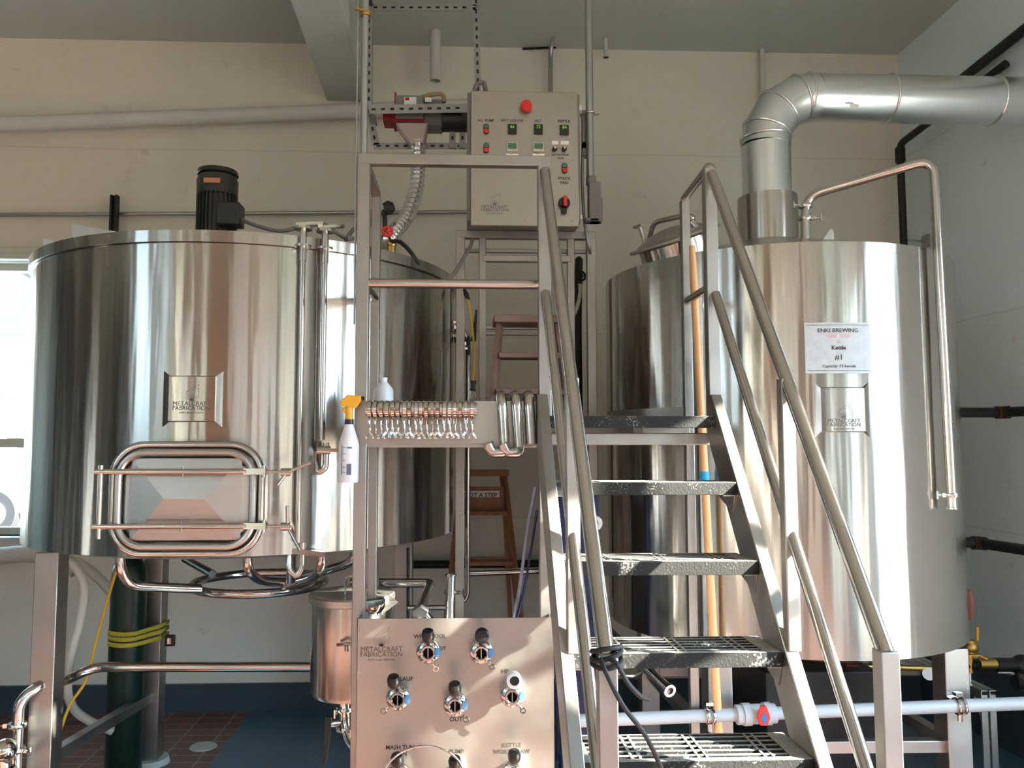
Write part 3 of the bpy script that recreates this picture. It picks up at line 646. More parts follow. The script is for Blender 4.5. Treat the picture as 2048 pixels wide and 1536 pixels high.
def rail(p, q, w_=.036, nm='rail', m=FRAME, rnd=False):
    return (MB().cyl(p, q, w_ / 2, 16) if rnd else MB().bar(p, q, w_, w_)).build(nm, m, t, 0 if rnd else .003)
rail((XA - T / 2, YP, ZTOP + .018), (XM + T / 2, YP, ZTOP + .018), .04); zm = P(900, 568, YP).z
rail((XA, YP, zm), (XM, YP, zm), .036, 'rail', TUBE, True)
rail((XA, YP, ZTOP + .01), (XA2, YS, ZTOP - .01), .034); rail((XA, YP, zm), (XA2, YS, zm), .034, 'rail', TUBE, True)
rail((XB, YP, ZTOP + .01), (XB2, YS, ZTOP - .01), .034, 'rail', TUBE, True); rail((XB, YP, zm), (XB2, YS, zm), .034, 'rail', TUBE, True)
MB().ball((XB, YP, ZTOP), .024).build('post_cap', FRAME, t)
rail((XC - .022, YR, ZTOP + .015), (XD + .022, YR, ZTOP + .015), .04)
xi, xj = P(965, 600, YR).x, P(1142, 600, YR).x
for x in (xi, xj): MB().cbox((x, YR, (ZD + ZTOP) / 2), .036, .03, ZTOP - ZD).build('panel_upright', FRAME, t, .003)
rail((xi, YR, P(0, 509, YR).z), (xj, YR, P(0, 509, YR).z), .034); rail((XC, YR + .03, P(0, 490, YR).z), (XD, YR + .03, P(0, 490, YR).z), .02)
for yy in (650, 662): rail((xi, YR, P(0, yy, YR).z), (xj, YR, P(0, yy, YR).z), .018)
# deck with edges cut round the tanks
poly = [Vector((XA, YP, 0)), Vector((XB, YP, 0))]
def arc(c, R, xs):
    return [Vector((x, c.y - math.sqrt(max(R * R - (x - c.x) ** 2, 0)), 0)) for x in xs]
arcR = arc(c2, R2 + .03, [.955, .92, .88, .84, .80, .77, .745, .73, .72]); arcL = arc(c1, R1 + .025, [0, -.02, -.05, -.09, -.13, -.18, -.24, -.3, XA])
arcR = [p for p in arcR if p.y > YP]; poly += arcR + [Vector((.71, YR + .02, 0)), Vector((.0, YR + .02, 0))] + arcL
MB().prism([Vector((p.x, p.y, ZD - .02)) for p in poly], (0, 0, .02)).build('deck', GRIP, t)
def kick(pts, nm='kick_plate'):
    b = MB(); n = len(pts)
    b.add([Vector((p.x, p.y, ZD)) for p in pts] + [Vector((p.x, p.y, ZD + .06)) for p in pts] + [Vector((p.x + .004, p.y - .004, ZD)) for p in pts] + [Vector((p.x + .004, p.y - .004, ZD + .06)) for p in pts],
          [(i, i + 1, n + i + 1, n + i) for i in range(n - 1)] + [(2 * n + i, 3 * n + i, 3 * n + i + 1, 2 * n + i + 1) for i in range(n - 1)] + [(n + i, n + i + 1, 3 * n + i + 1, 3 * n + i) for i in range(n - 1)])
    return b.build(nm, BRUSH, t)
kick(arcR); kick(arcL)
zf0, zf1 = P(900, 887, YP - .03).z, P(900, 802, YP - .03).z
MB().box(P(714, 850, YP - .03).x, P(1086, 850, YP - .03).x, YP - .032, YP - .026, zf0, zf1).build('toe_board', PANEL, t)
MB().bar((XA, YP, zf0 + .0), (XM, YP, zf0 + .0), .04, .03).build('deck_beam', FRAME, t, .003)
zb0 = P(1300, 878, YP).z
MB().box(XM + .02, XB + .02, YP - .03, YP + .01, zb0 - .022, zb0 + .022).build('deck_beam', FRAME, t, .003)
MB().bar((XA2, YS, ZD - .045), (XB2, YS, ZD - .045), .04, .04).build('deck_beam', FRAME, t, .003)
for x in (XC, XD): MB().bar((x, YP + .03, ZD - .045), (x, YR, ZD - .045), .04, .04).build('deck_beam', FRAME, t, .003)
rb0, rb1 = P(737, 818, 2.87), P(948, 818, 2.87); zbar = rb0.z
MB().cyl((rb0.x - .01, 2.875, zbar), (rb1.x + .01, 2.875, zbar), .024, 20).bar((rb0.x + .02, 2.875, zbar), (rb0.x + .02, 2.93, zbar), .02, .02).bar((rb1.x - .02, 2.875, zbar), (rb1.x - .02, 2.93, zbar), .02, .02).build('hanging_bar', TUBE, t)

# ================================================================ STAIRCASE
SL = 1.243; xl0, xl1, xr0, xr1 = .285, .323, .918, .956
t = thing('ship_stair', (.62, 1.9, 0), 'steep steel stair with black grit treads and two pairs of tube handrails', 'staircase')
zn = lambda y: 1.578 + (y - 2.62) * SL + .0
for (x0, x1) in ((xl0, xl1), (xr0, xr1)):
    yt = 2.865; D_ = .175; yb = 2.62 - 1.578 / SL
    MB().prism([(x0, yt, zn(yt)), (x0, yb, 0), (x0, yb + D_, 0), (x0, 2.918, zn(2.918 - D_)), (x0, 2.918, zn(yt))], (x1 - x0, 0, 0)).build('stringer', FRAME, t, .003)
ys = [2.82, 2.62, 2.44, 2.27, 2.09, 1.905, 1.72, 1.535]
zs = [1.803, 1.578, 1.348, 1.119, .895, .665, .44, .21]
for k, (y, z) in enumerate(zip(ys, zs)):
    dpt = .2 if k else .11
    tb = MB()
    xa_, xb2 = xl1 + .001, xr0 - .001
    tb.box(xa_, xb2, y, y + .022, z - .042, z); tb.box(xa_, xb2, y + dpt - .008, y + dpt, z - .03, z - .002)
    tb.box(xa_, xa_ + .02, y + .022, y + dpt - .008, z - .03, z - .001); tb.box(xb2 - .05, xb2, y + .022, y + dpt - .008, z - .03, z - .001)
    if k == 0: tb.box(xa_ + .02, xb2 - .05, y + .022, y + dpt - .008, z - .03, z - .001)
    else:
        for j in range(5): yy = y + .022 + (dpt - .03) * (j + .75) / 5.4; tb.box(xa_ + .02, xb2 - .05, yy - .006, yy + .006, z - .026, z - .002)
        for j in range(3):
            xx = xa_ + .02 + (xb2 - xa_ - .07) * (j + .6) / 3
            for o_ in (0, .022): tb.box(xx + o_, xx + o_ + .008, y + .022, y + dpt - .008, z - .024, z - .001)
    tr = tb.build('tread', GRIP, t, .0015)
    if k:
        for (xx, s) in ((xl1, 1), (xr0, -1)):
            xw = xx + s * .001
            MB().prism([(xw, y + .01, z - .043), (xw, y + .16, z - .043), (xw, y + .16, z - .06), (xw, y + .03, z - .1)], (s * .004, 0, 0)).box(min(xw, xw + s * .04), max(xw, xw + s * .04), y + .01, y + .16, z - .047, z - .0425).build('tread_bracket', BRUSH, tr)
XHl, XHr = .325, .945
for s, xh_, xt in ((-1, XHl, XM), (1, XHr, XB)):
    zt2, zb2 = P(1416, 345, YP).z, 1.24
    hr = lambda y: zb2 + (y - 1.77) * (zt2 - zb2) / (YP - .03 - 1.77)
    b = MB(); b.tube([(xt - (.004 if s > 0 else 0), YP - .045, zt2 - .02), (xh_, 1.77, zb2)], .0195, 18); b.build('handrail', TUBE, t)
    md0 = P(1430, 590, YP - .03).z
    b = MB(); b.tube([(xt, YP - .045, md0), (xh_, 1.77, md0 - (YP - .045 - 1.77) * 1.27)], .0175, 18); b.build('middle_rail', TUBE, t)
    MB().bar((xh_, 1.77, zn(1.77) - .02), (xh_, 1.77, zb2 + .01), .042, .042, (0, 1, 0)).build('newel_post', FRAME, t, .003)
    MB().bar((xh_, 2.27, zn(2.27) - .02), (xh_, 2.27, hr(2.27)), .038, .038, (0, 1, 0)).build('baluster', FRAME, t, .003)

# cord tied round the newel
t = thing('rubber_tie', P(1208, 1312, 1.72), 'black rubber cord knotted round the left stair post, ends hanging', 'cord')
k0 = P(1210, 1318, 1.735)
b = MB()
for dz in (-.012, .0, .012):
    b.tube([Vector((XHl + .032 * math.cos(a) * 1.0, 1.77 + .032 * math.sin(a), k0.z + dz + .01 * math.cos(a * 1.0 + dz * 90))) for a in [2 * PI * i / 20 for i in range(20)]], .0055, 8, closed=True)
b.build('knot_wrap', RUBBER, t)
MB().tube(curvy([k0 + Vector((.01, 0, 0)), P(1235, 1330, 1.72), P(1255, 1365, 1.72), P(1280, 1392, 1.73), P(1296, 1398, 1.75)]), .0055, 8).build('cord_end', RUBBER, t)
MB().tube(curvy([k0 + Vector((-.01, 0, 0)), P(1212, 1345, 1.71), P(1245, 1410, 1.71), P(1290, 1470, 1.73), P(1325, 1545, 1.76), P(1350, 1640, 1.78)]), .0055, 8).build('cord_end', RUBBER, t)

# ================================================================ VALVE PANEL
YV = 2.855
t = thing('valve_panel', P(910, 1500, YV), 'upright brushed steel panel with rows of butterfly valves and black lettering', 'panel')
pa, pb_ = P(714, 1238, YV), P(1107, 1238, YV)
MB().box(pa.x, pb_.x, YV, YV + .004, .05, pa.z).box(pa.x, pa.x + .004, YV, YV + .07, .05, pa.z).box(pb_.x - .004, pb_.x, YV, YV + .07, .05, pa.z).build('face_plate', PANEL, t, .001)
MB().bar((pa.x + .03, YV + .04, 0), (pa.x + .03, YV + .04, pa.z - .02), .04, .04).bar((pb_.x - .03, YV + .04, 0), (pb_.x - .03, YV + .04, pa.z - .02), .04, .04).build('back_frame', FRAME, t)
def valve(px, py, kx, ky, kind='black', wing=(1, -1)):
    c = P(px, py, YV - .07); yf = YV - .075; b = MB(); o = Vector((c.x, yf, c.z))
    b.lathe([(.0165, .0), (.0195, -.004), (.024, -.004), (.0255, .004), (.0255, .01), (.036, .014), (.0405, .02), (.0405, .034), (.036, .04), (.022, .044), (.022, .078)], o, (0, 1, 0), 32)
    b.lathe([(.0165, .0), (.0165, .05)], o, (0, 1, 0), 24)
    for a in (60, 120, 240, 300, 180): b.cyl(o + Vector((.033 * math.cos(math.radians(a)), .006, .033 * math.sin(math.radians(a)))), o + Vector((.033 * math.cos(math.radians(a)), .03, .033 * math.sin(math.radians(a)))), .0045, 8)
    v = b.build('butterfly_valve', TUBE, t)
    MB().cyl(o + Vector((0, .044, 0)), o + Vector((0, .046, 0)), .0163, 20).build('bore', DARKHOLE, v)
    MB().cbox((o.x, yf + .02, o.z), .003, .03, .031).build('disc', TUBE, v)
    k = P(kx, ky, YV - .075); st = o + Vector((0, .022, .036))
    b = MB(); b.bar(st, Vector((k.x, k.y - .02, k.z)), .014, .005, (0, 1, 0)); b.build('stem', TUBE, v)
    hd = Vector((k.x, k.y - .035, k.z))
    if kind == 'black':
        MB().lathe([(0, -.022), (.014, -.022), (.0205, -.012), (.0225, .008), (.018, .02), (0, .024)], hd, (-.05, -.35, 1), 12).build('handle', BLACK, v)
    elif kind == 'round': MB().lathe([(0, -.03), (.015, -.028), (.0245, -.01), (.0245, .01), (.02, .018), (0, .02)], hd, (0, -1, 0), 24).build('handle', BLACK, v)
    elif kind == 'white':
        h_ = MB().lathe([(.014, -.03), (.024, -.025), (.0265, .0), (.0265, .012), (.016, .014), (.0155, -.01)], hd, (0, -1, 0), 28).build('handle', WHITEP, v)
        lab(h_, 'white ring-shaped handle')
        MB().cyl(hd, hd + Vector((0, -.008, 0)), .0158, 12).build('handle_insert', BLACK, v)
    b = MB(); bc_ = o + Vector((.033, -.0, .002)); b.lathe([(0, -.003), (.013, -.002), (.013, .002), (0, .003)], bc_, (.55, -.8, 0), 20)
    for i, vv in enumerate(b.v): vv.z = o.z + (vv.z - o.z) * 1.25
    b.build('size_tag', BLUE, v)
    wv = Vector((wing[0], 0, wing[1])).normalized(); b = MB(); q0 = o + wv * .04 + Vector((0, .01, 0)); b.cyl(q0, q0 + wv * .012, .004, 8)
    s_, _u2 = basis(wv, (0, 1, 0)); b.ring(q0 + wv * .02, .0085, .003, (0, 1, .2), 14, 6); b.build('wing_nut', CHROME, v)
valve(856, 1306, 857, 1267, 'black', (.5, -1)); valve(962.5, 1307, 963.5, 1266, 'round', (.8, -1)); valve(795, 1400, 789, 1357, 'black', (-1, -.8))
valve(910, 1412, 910, 1371, 'black', (.8, -1)); valve(1024.5, 1394, 1027, 1354, 'white', (.8, -1))
valve(795, 1556, 796, 1512, 'black', (1, -1)); valve(910, 1560, 910, 1518, 'black', (1, -1)); valve(1027, 1550, 1027, 1505, 'black', (1, -1))
def vt(s, px, py, size): text('lettering', s, S(size, YV) * 1.05, INK, t, flat(P(px, py, YV - .001)), bold=True)
vt('WHIRLPOOL', 860, 1273, 10.5); vt('OUT', 912, 1439, 11.5); vt('HP', 1010, 1343, 10.5); vt('VORLAUF', 801, 1358, 10.5)
vt('MASH TUN', 800, 1495, 10.5); vt('IN', 808, 1508, 10.5); vt('PUMP', 913, 1503, 10.5); vt('KETTLE', 1023, 1491, 10.5); vt('WORT DRAW', 1023, 1503.5, 10.5); vt('OUT', 882, 1297, 9)
lp = P(763, 1294, YV - .001); logo(t, lp, S(76, YV), ETCH)
MB().tube(curvy([P(745, 1600, YV - .13), P(765, 1545, YV - .13), P(795, 1510, YV - .14), P(835, 1493, YV - .14), P(880, 1497, YV - .14), P(915, 1520, YV - .13), P(940, 1570, YV - .12)]), .0035, 8).build('braided_cable', TUBE, t)

# ================================================================ CONTROL PANEL
YC = 3.80
t = thing('control_panel', P(1048, 460, YC + .1), 'stainless electrical control box with red stop button above the rear rail', 'control panel')
ca, cb = P(935, 181, YC), P(1163, 468, YC)
MB().box(ca.x, cb.x, YC + .02, YC + .21, max(cb.z, ZTOP + .036), ca.z).build('enclosure', GREY, t, .004)
da, db = P(942, 181, YC), P(1158, 453, YC)
MB().box(da.x, db.x, YC, YC + .019, db.z, da.z).build('door', PANEL, t, .003)
def q_(cx_, cy_, dy=0.0): return P(900 + cx_ / 4.518, 150 + cy_ / 4.518, YC - dy)
def cyl_f(b, c, r, d): b.cyl(Vector((c.x, YC, c.z)), Vector((c.x, YC - d, c.z)), r, 24)
u = S(1 / 4.518, YC)
es = MB(); c = q_(686, 300); es.lathe([(u * 30, 0), (u * 30, .012), (u * 53, .016), (u * 55, .03), (u * 48, .04), (0, .044)], Vector((c.x, YC, c.z)), (0, -1, 0), 32); lab(es.build('emergency_stop', RED, t), 'red mushroom stop button')
for (cx_, cy_) in ((327, 490), (327, 662), (1034, 845)):
    c = q_(cx_, cy_)
    hs = MB(); pts = [Vector((c.x + u * 27 * math.cos(a), YC, c.z + u * 27 * math.sin(a) + (u * 24 if math.sin(a) >= 0 else -u * 24))) for a in [2 * PI * i / 24 for i in range(24)]]
    hs.prism(pts, (0, -.006, 0)); sb = hs.build('push_button', BLACK, t, .001)
    pts = [Vector((c.x + u * 22 * math.cos(a), YC - .006, c.z + u * 22 * math.sin(a) + u * 22)) for a in [PI * i / 12 for i in range(13)]] + [Vector((c.x - u * 22, YC - .006, c.z + u * 4)), Vector((c.x + u * 22, YC - .006, c.z + u * 4))]
    MB().prism(pts, (0, -.005, 0)).build('start_button', GREEN, sb, .001)
    pts = [Vector((c.x + u * 22 * math.cos(a), YC - .006, c.z + u * 22 * math.sin(a) - u * 22)) for a in [PI + PI * i / 12 for i in range(13)]] + [Vector((c.x + u * 22, YC - .006, c.z - u * 4)), Vector((c.x - u * 22, YC - .006, c.z - u * 4))]
    MB().prism(pts, (0, -.009, 0)).build('stop_button', RED, sb, .001)
for (cx_, cy_, s) in ((562, 493, '66'), (797, 495, '72'), (1032, 500, '84')):
    c = q_(cx_, cy_); d_ = MB().box(c.x - u * 41, c.x + u * 41, YC - .012, YC, c.z - u * 48, c.z + u * 46).build('temperature_display', BLACK, t, .002)
    text('digits', s, u * 42, GLOW, d_, flat((c.x, YC - .0128, c.z + u * 18)))
for (cx_, cy_) in ((563, 655), (800, 655)):
    c = q_(cx_, cy_); g_ = MB().box(c.x - u * 52, c.x + u * 52, YC - .014, YC, c.z - u * 46, c.z + u * 42).build('recessed_meter', CHROME, t, .002)
    MB().box(c.x - u * 42, c.x + u * 38, YC - .016, YC - .014, c.z - u * 22, c.z + u * 30).build('meter_face', GREEN, g_)
    c = q_(cx_, cy_ + 72); MB().prism([(c.x - u * 55, YC, c.z - u * 22), (c.x - u * 20, YC, c.z - u * 16), (c.x, YC, c.z - u * 26), (c.x + u * 30, YC, c.z - u * 18), (c.x + u * 56, YC, c.z - u * 24), (c.x + u * 58, YC, c.z + u * 14), (c.x + u * 20, YC, c.z + u * 18), (c.x - u * 10, YC, c.z + u * 10), (c.x - u * 56, YC, c.z + u * 22)], (0, -.001, 0)).build('torn_label', LABEL, t)
for (cx_, w_) in ((950, 29), (1037, 38)):
    c = q_(cx_, 612); MB().box(c.x - u * w_, c.x + u * w_, YC - .001, YC, c.z - u * 17, c.z + u * 17).build('tape_label', LABEL, t)
for cx_ in (945, 1030):
    c = q_(cx_, 675); kb = MB(); cyl_f(kb, c, u * 23, .016); kk = kb.build('selector_knob', BLACK, t, .002)
    MB().box(c.x - u * 5, c.x + u * 9, YC - .0175, YC - .016, c.z, c.z + u * 20).build('pointer', LABEL, kk)
c = q_(1028, 1165); kb = MB(); cyl_f(kb, c, u * 55, .02); kb.prism([(c.x - u * 38, YC - .02, c.z - u * 20), (c.x + u * 30, YC - .02, c.z - u * 20), (c.x + u * 22, YC - .02, c.z - u * 100), (c.x - u * 24, YC - .02, c.z - u * 100)], (0, .019, 0)); kk = kb.build('disconnect_switch', BLACK, t, .002)
lab(MB().box(c.x - u * 10, c.x + u * 22, YC - .038, YC - .02, c.z - u * 38, c.z + u * 58).build('switch_handle', RED, kk, .002), 'red handle bar')
b = MB()
for (cx_, cy_) in ((255, 205), (680, 205), (1100, 215), (1105, 765), (255, 1310), (680, 1315), (1108, 1318)):
    c = q_(cx_, cy_); cyl_f(b, c, u * 8, .004)
b.build('door_screws', FRAME, t)
for (cx_, cy_) in ((1178, 270), (1186, 1265)):
    c = q_(cx_, cy_); MB().box(c.x - u * 18, c.x + u * 22, YC + .03, YC + .06, c.z - u * 22, c.z + u * 22).build('door_latch', LABEL, t, .002)
def ct(s, cx_, cy_, size): text('lettering', s, u * size, INK, t, flat(q_(cx_, cy_, .0008)), bold=True)
ct('H.L. PUMP', 325, 412, 34); ct('HOT LIQUOR', 560, 412, 34); ct('HLT', 797, 415, 34); ct('KETTLE', 1030, 418, 34); ct('KETTLE STEAM', 997, 722, 24); ct('VALVES', 997, 752, 20); ct('STACK', 1032, 935, 38); ct('FAN', 1032, 975, 38)
logo(t, q_(405, 1178, .0008), u * 235, ETCH)
b = MB(); b.tube(curvy([P(948, 195, YC + .12), P(952, 172, YC + .12), P(966, 165, YC + .12), P(972, 185, YC + .12)]), .012, 10).build('cable_loop', GREYC, t)

# conduits at the panel's right
def pipe(name, pts, r, m, label, cat='pipe', rad=.05, group=None, seg=14):
    o = MB().tube(rounded(pts, rad) if len(pts) > 2 else pts, r, seg).build(name, m); return tag(o, label, cat, group)
t = thing('conduit_drop', P(1184, 440, 3.9), 'vertical grey conduit ending in an angled fitting beside the control box', 'conduit')
x_ = P(1180, 300, 3.9); top = Vector((x_.x, 3.9, ZC))
MB().cyl((x_.x, 3.9, P(0, 350, 3.9).z), top, S(8, 3.9), 18).build('conduit_pipe', COND, t)
el0 = P(1176, 367, 3.9); el1 = P(1198, 446, 3.9)
b = MB().box(el0.x, P(1196, 0, 3.9).x, 3.87, 3.93, el1.z, el0.z).box(P(1165, 0, 3.9).x, el1.x, 3.87, 3.93, el1.z, P(0, 425, 3.9).z).box(el0.x + .02, P(1199, 0, 3.9).x, 3.875, 3.925, el1.z, P(0, 382, 3.9).z).cyl((x_.x + .004, 3.9, el0.z - .01), (x_.x + .004, 3.9, el0.z + .035), .026); b.build('conduit_elbow', GREYC, t, .006)
b = MB(); kz = P(0, 208, 3.9).z; b.ring((x_.x, 3.9, kz), .024, .005).bar((x_.x, 3.9, kz), (x_.x - .05, 3.93, kz), .02, .01).cyl((x_.x + .02, 3.9, kz - .01), (x_.x + .045, 3.88, kz - .01), .004, 8); b.build('pipe_strap', CHROME, t)
b = MB(); 
for (y0, y1, wx) in ((196, 240, .03), (240, 275, .022), (262, 290, .034)): b.box(P(1165, 0, 3.9).x, P(1165, 0, 3.9).x + wx, 3.93, 3.98, P(0, y1, 3.9).z, P(0, y0, 3.9).z)
b.build('mounting_bracket', STRUT, t)
pipe('tubing', [P(1166, 300, 3.95), P(1164, 360, 3.95), P(1168, 440, 3.95), P(1180, 500, 3.95), P(1183, 560, 4.2)], .008, COND, 'thin grey tube running down behind the control box fitting', 'tube')
pipe('conduit', [P(1122, 0, 5.0).lerp(P(1122, 0, 5.0), 0) + Vector((0, 0, .02)), P(1101, 100, 5.27), Vector((P(1098, 185, 5.27).x, 5.27, P(1098, 470, 5.27).z))], .016, COND, 'thin conduit dropping from ceiling behind the control box', 'conduit', .08)
tag(MB().bar(P(1045, 98, 5.33), P(1112, 95, 5.33), .012, .012).build('wall_bracket', IRON), 'small dark strip at the ceiling line beside thin conduit', 'bracket')

# rear wall pipes
t0 = P(0, 248, 5.25); t1 = P(945, 213, 5.25)
pipe('drain_pipe', [P(-150, 254, 5.2), t1], S(15, 5.25), WHITEPIPE, 'large white painted pipe sloping across the back wall on the left', 'pipe', seg=20)
pipe('wall_conduit', [P(-60, 430, 5.31), P(936, 424, 5.31)], .014, COND, 'thin grey conduit running level along the back wall above the left tank', 'conduit')
tp = P(231, 392, 5.25); t_ = MB().bar(tp, Vector((tp.x, tp.y, P(0, 520, 5.25).z)), .05, .02, (0, 1, 0)).bar(tp + Vector((-.017, -.018, 0)), Vector((tp.x - .017, tp.y - .018, P(0, 520, 5.25).z)), .014, .02, (0, 1, 0)).bar(tp + Vector((.017, -.018, 0)), Vector((tp.x + .017, tp.y - .018, P(0, 520, 5.25).z)), .014, .02, (0, 1, 0)).build('wall_channel', IRON); tag(t_, 'short black channel standing upright on wall behind the left tank', 'channel')
t = thing('vent_stub', P(870, 160, 5.2), 'short white open-ended pipe hanging from the ceiling above the auger', 'pipe')
va = P(870, 162, 5.15); MB().lathe([(S(11, 5.15), 0), (S(11, 5.15), ZC - va.z), (0, ZC - va.z)], va, seg=28).lathe([(S(9, 5.15), 0), (S(11, 5.15), 0)], va, seg=28).build('pipe_wall', WHITEPIPE, t)
MB().cyl(va + Vector((0, 0, .05)), va + Vector((0, 0, .06)), S(10, 5.15)).build('bore', DARKHOLE, t)
va = P(1212, 115, 5.2); tag(MB().cyl(va, (va.x, va.y, ZC), .014).cyl(va, va + Vector((0, 0, .01)), .02).build('ceiling_stub', WHITEPIPE), 'tiny white pipe stub at the ceiling right of tall conduit', 'pipe')
va = P(1526, 98, 5.28); tag(MB().cyl((va.x, 5.3, ZC), (va.x, 5.3, P(0, 280, 5.28).z), .016).cyl((va.x, 5.3, P(0, 150, 5.28).z), (va.x, 5.3, P(0, 170, 5.28).z), .024).build('wall_pipe', WHITEPIPE), 'slim cream pipe on the back wall behind duct elbow', 'pipe')

# post-side pole
t = thing('support_pole', P(727, 320, 2.96), 'slim vertical pole from the ceiling down to the platform corner post', 'pole')
xp = P(727, 200, 2.95).x; MB().cyl((xp, 2.98, ZTOP + .05), (xp, 2.98, ZC), .013, 16).build('pole', COND, t)
MB().cyl((xp - .028, 2.98, ZTOP - .6), (xp - .028, 2.98, ZC), .0035, 8).build('cable', COND, t)
MB().ring((xp, 2.98, P(0, 15, 2.98).z), .018, .005).bar(P(710, 17, 2.96), P(742, 25, 2.96), .008, .008).build('pole_clamp', BRASS, t)

# strut frame and auger
YA = 4.35
t = thing('strut_frame', P(840, 300, YA), 'perforated galvanised angle frame hung from the ceiling left of control box', 'frame')
def strut(p, q, nm='strut', w_=.035):
    p, q = Vector(p), Vector(q); b = MB(); a, u_ = basis(q - p, (0, 1, 0)); b.bar(p, q, w_, .004, (0, 1, 0)); off = a * (w_ / 2 - .002)
    b.bar(p + off + Vector((0, w_ / 2, 0)), q + off + Vector((0, w_ / 2, 0)), .004, w_, (0, 1, 0))
    nb = len(b.f); L_ = (q - p).length; n_ = int(L_ / .05); h = b; d = (q - p).normalized()
    for i in range(n_):
        c = p + d * (.025 + i * .05); h.bar(c + Vector((0, -.0025, 0)) - d * .011, c + Vector((0, -.0025, 0)) + d * .011, .012, .001, (0, 1, 0))
    o_ = b.build(nm, STRUT, t); o_.data.materials.append(DARKHOLE)
    for k_, pg in enumerate(o_.data.polygons):
        if k_ >= nb: pg.material_index = 1
A, B_, D_, E_ = P(742, 15, YA), P(952, 15, YA), P(952, 180, YA), P(748, 292, YA)
strut(A, B_); strut(B_, Vector((B_.x + .02, YA, P(0, 270, YA).z))); strut(P(738, 0, YA), P(738, 215, YA)); strut(P(736, 215, YA), P(752, 290, YA), w_=.04)
strut(E_, P(945, 292, YA)); strut(P(905, 232, YA - .01), P(905, 296, YA - .01)); strut(P(925, 232, YA - .01), P(925, 296, YA - .01))
for px in (741, 952):
    c = P(px, 12, YA); strut(c, Vector((c.x, YA, ZC)))
strut(P(738, 219, YA - .16), P(936, 216, YA - .16), w_=.05)
for px in (742, 930): c = P(px, 219, YA - .16); strut(c, c + Vector((0, .16, 0)))
MAROON = mat('dark_red_paint', (.25, .012, .02), .45)
t = thing('grain_auger', P(840, 220, YA), 'grey and red auger drive with a labelled box on the strut frame', 'machine')
MB().box(P(795, 0, YA).x, P(850, 0, YA).x, YA - .11, YA + .05, P(0, 240, YA).z, P(0, 194, YA).z).build('drive_box', GREY, t, .004)
MB().box(P(771, 0, YA).x, P(796, 0, YA).x, YA - .09, YA + .03, P(0, 241, YA).z, P(0, 210, YA).z).box(P(790, 0, YA).x, P(852, 0, YA).x, YA - .1, YA + .04, P(0, 246, YA).z, P(0, 240, YA).z).box(P(794, 0, YA).x, P(797, 0, YA).x, YA - .11, YA + .05, P(0, 240, YA).z, P(0, 188, YA).z).build('red_housing', MAROON, t, .003)
MB().box(P(850, 0, YA).x, P(886, 0, YA).x, YA - .09, YA + .04, P(0, 250, YA).z, P(0, 198, YA).z).build('gear_case', GREYC, t, .006)
MB().cyl((P(884, 0, YA).x, YA - .02, P(0, 225, YA).z), (P(940, 0, YA).x, YA - .02, P(0, 225, YA).z), S(28, YA), 28).build('auger_motor', MOTOR, t)
MB().tube(curvy([P(843, 195, YA - .05), P(860, 190, YA - .06), P(884, 189, YA - .06), P(888, 205, YA - .06)]), .012, 10).build('lead_wire', OAKB, t)
for (x0, x1, y0, y1) in ((810, 834, 198, 214), (851, 864, 198, 207)):
    lb_ = MB().box(P(x0, 0, YA - .115).x, P(x1, 0, YA - .115).x, YA - .1125, YA - .11, P(0, y1, YA).z, P(0, y0, YA).z).build('warning_label', LABEL, t)
    if x0 == 810: MB().box(P(812, 0, YA - .115).x, P(820, 0, YA - .115).x, YA - .114, YA - .1125, P(0, 205, YA).z, P(0, 199, YA).z).build('label_mark', RED, lb_)
t = thing('auger_spout', P(828, 290, YA - .05), 'translucent boot tapering to a clear ribbed hose down to the left tank', 'hose')
vs = []; a = [P(790, 244, YA - .12), P(856, 244, YA - .12), P(848, 292, YA - .08), P(822, 292, YA - .08)]
b = MB(); fr = a; bkk = [p + Vector((0, .12, 0)) for p in a[:2]] + [p + Vector((0, .06, 0)) for p in a[2:]]
b.add(fr + bkk, [(0, 1, 2, 3), (7, 6, 5, 4), (0, 3, 7, 4), (1, 5, 6, 2), (0, 4, 5, 1)]); b.build('boot', BAG, t, .01)
hp = curvy([P(836, 286, YA - .05), P(836, 330, YA - .1), P(832, 380, YA - .18), P(815, 430, 4.0), P(790, 462, 3.85), P(770, 490, 3.75)], 24)
n = len(hp); b = MB(); b.tube(hp, [(.036 + .005 * math.sin(i * 1.35)) for i in range(n)], 18); b.build('ribbed_hose', FOIL, t, 0, 60)
MB().ring(hp[2], .04, .004, hp[3] - hp[1]).build('hose_clamp', CHROME, t)
# valve with red handwheel on the lid and inlet
t = thing('handwheel_valve', P(775, 480, 3.6), 'small valve with red handwheel on the left tank lid beside the ribbed hose', 'valve')
c = P(775, 463, 3.55); b = MB(); b.ring(c, .021, .0055, (.25, -1, .1), 20, 8).ball(c, .009)
for k in range(5): a_ = 2 * PI * k / 5; b.cyl(c, c + Vector((math.cos(a_), 0, math.sin(a_))) * .02, .0035, 6)
b.build('handwheel', RED, t)
b = MB(); b.cyl(c, c + Vector((.01, .08, -.03)), .006).ball(c + Vector((.01, .09, -.035)), .025).cyl(c + Vector((.01, .09, -.035)), Vector((c.x + .01, c.y + .09, Z1t + .05)), .02); b.build('valve_body', BRASS, t)
MB().tube(curvy([c + Vector((.02, .06, -.03)), P(800, 484, 3.55), P(818, 500, 3.5), P(832, 520, 3.5), P(838, 535, 3.55)]), .01, 10).build('drain_hose', RUBBER, t)
t = thing('gooseneck_lamp', P(780, 480, 3.9), 'small black hooded fitting on the left tank lid behind the red handwheel', 'fitting')
c = P(780, 415, 3.8); MB().lathe([(0, -.03), (.03, -.028), (.035, 0), (.02, .02), (0, .024)], c, (1, 0, .35), 18).build('hood', BLACK, t)
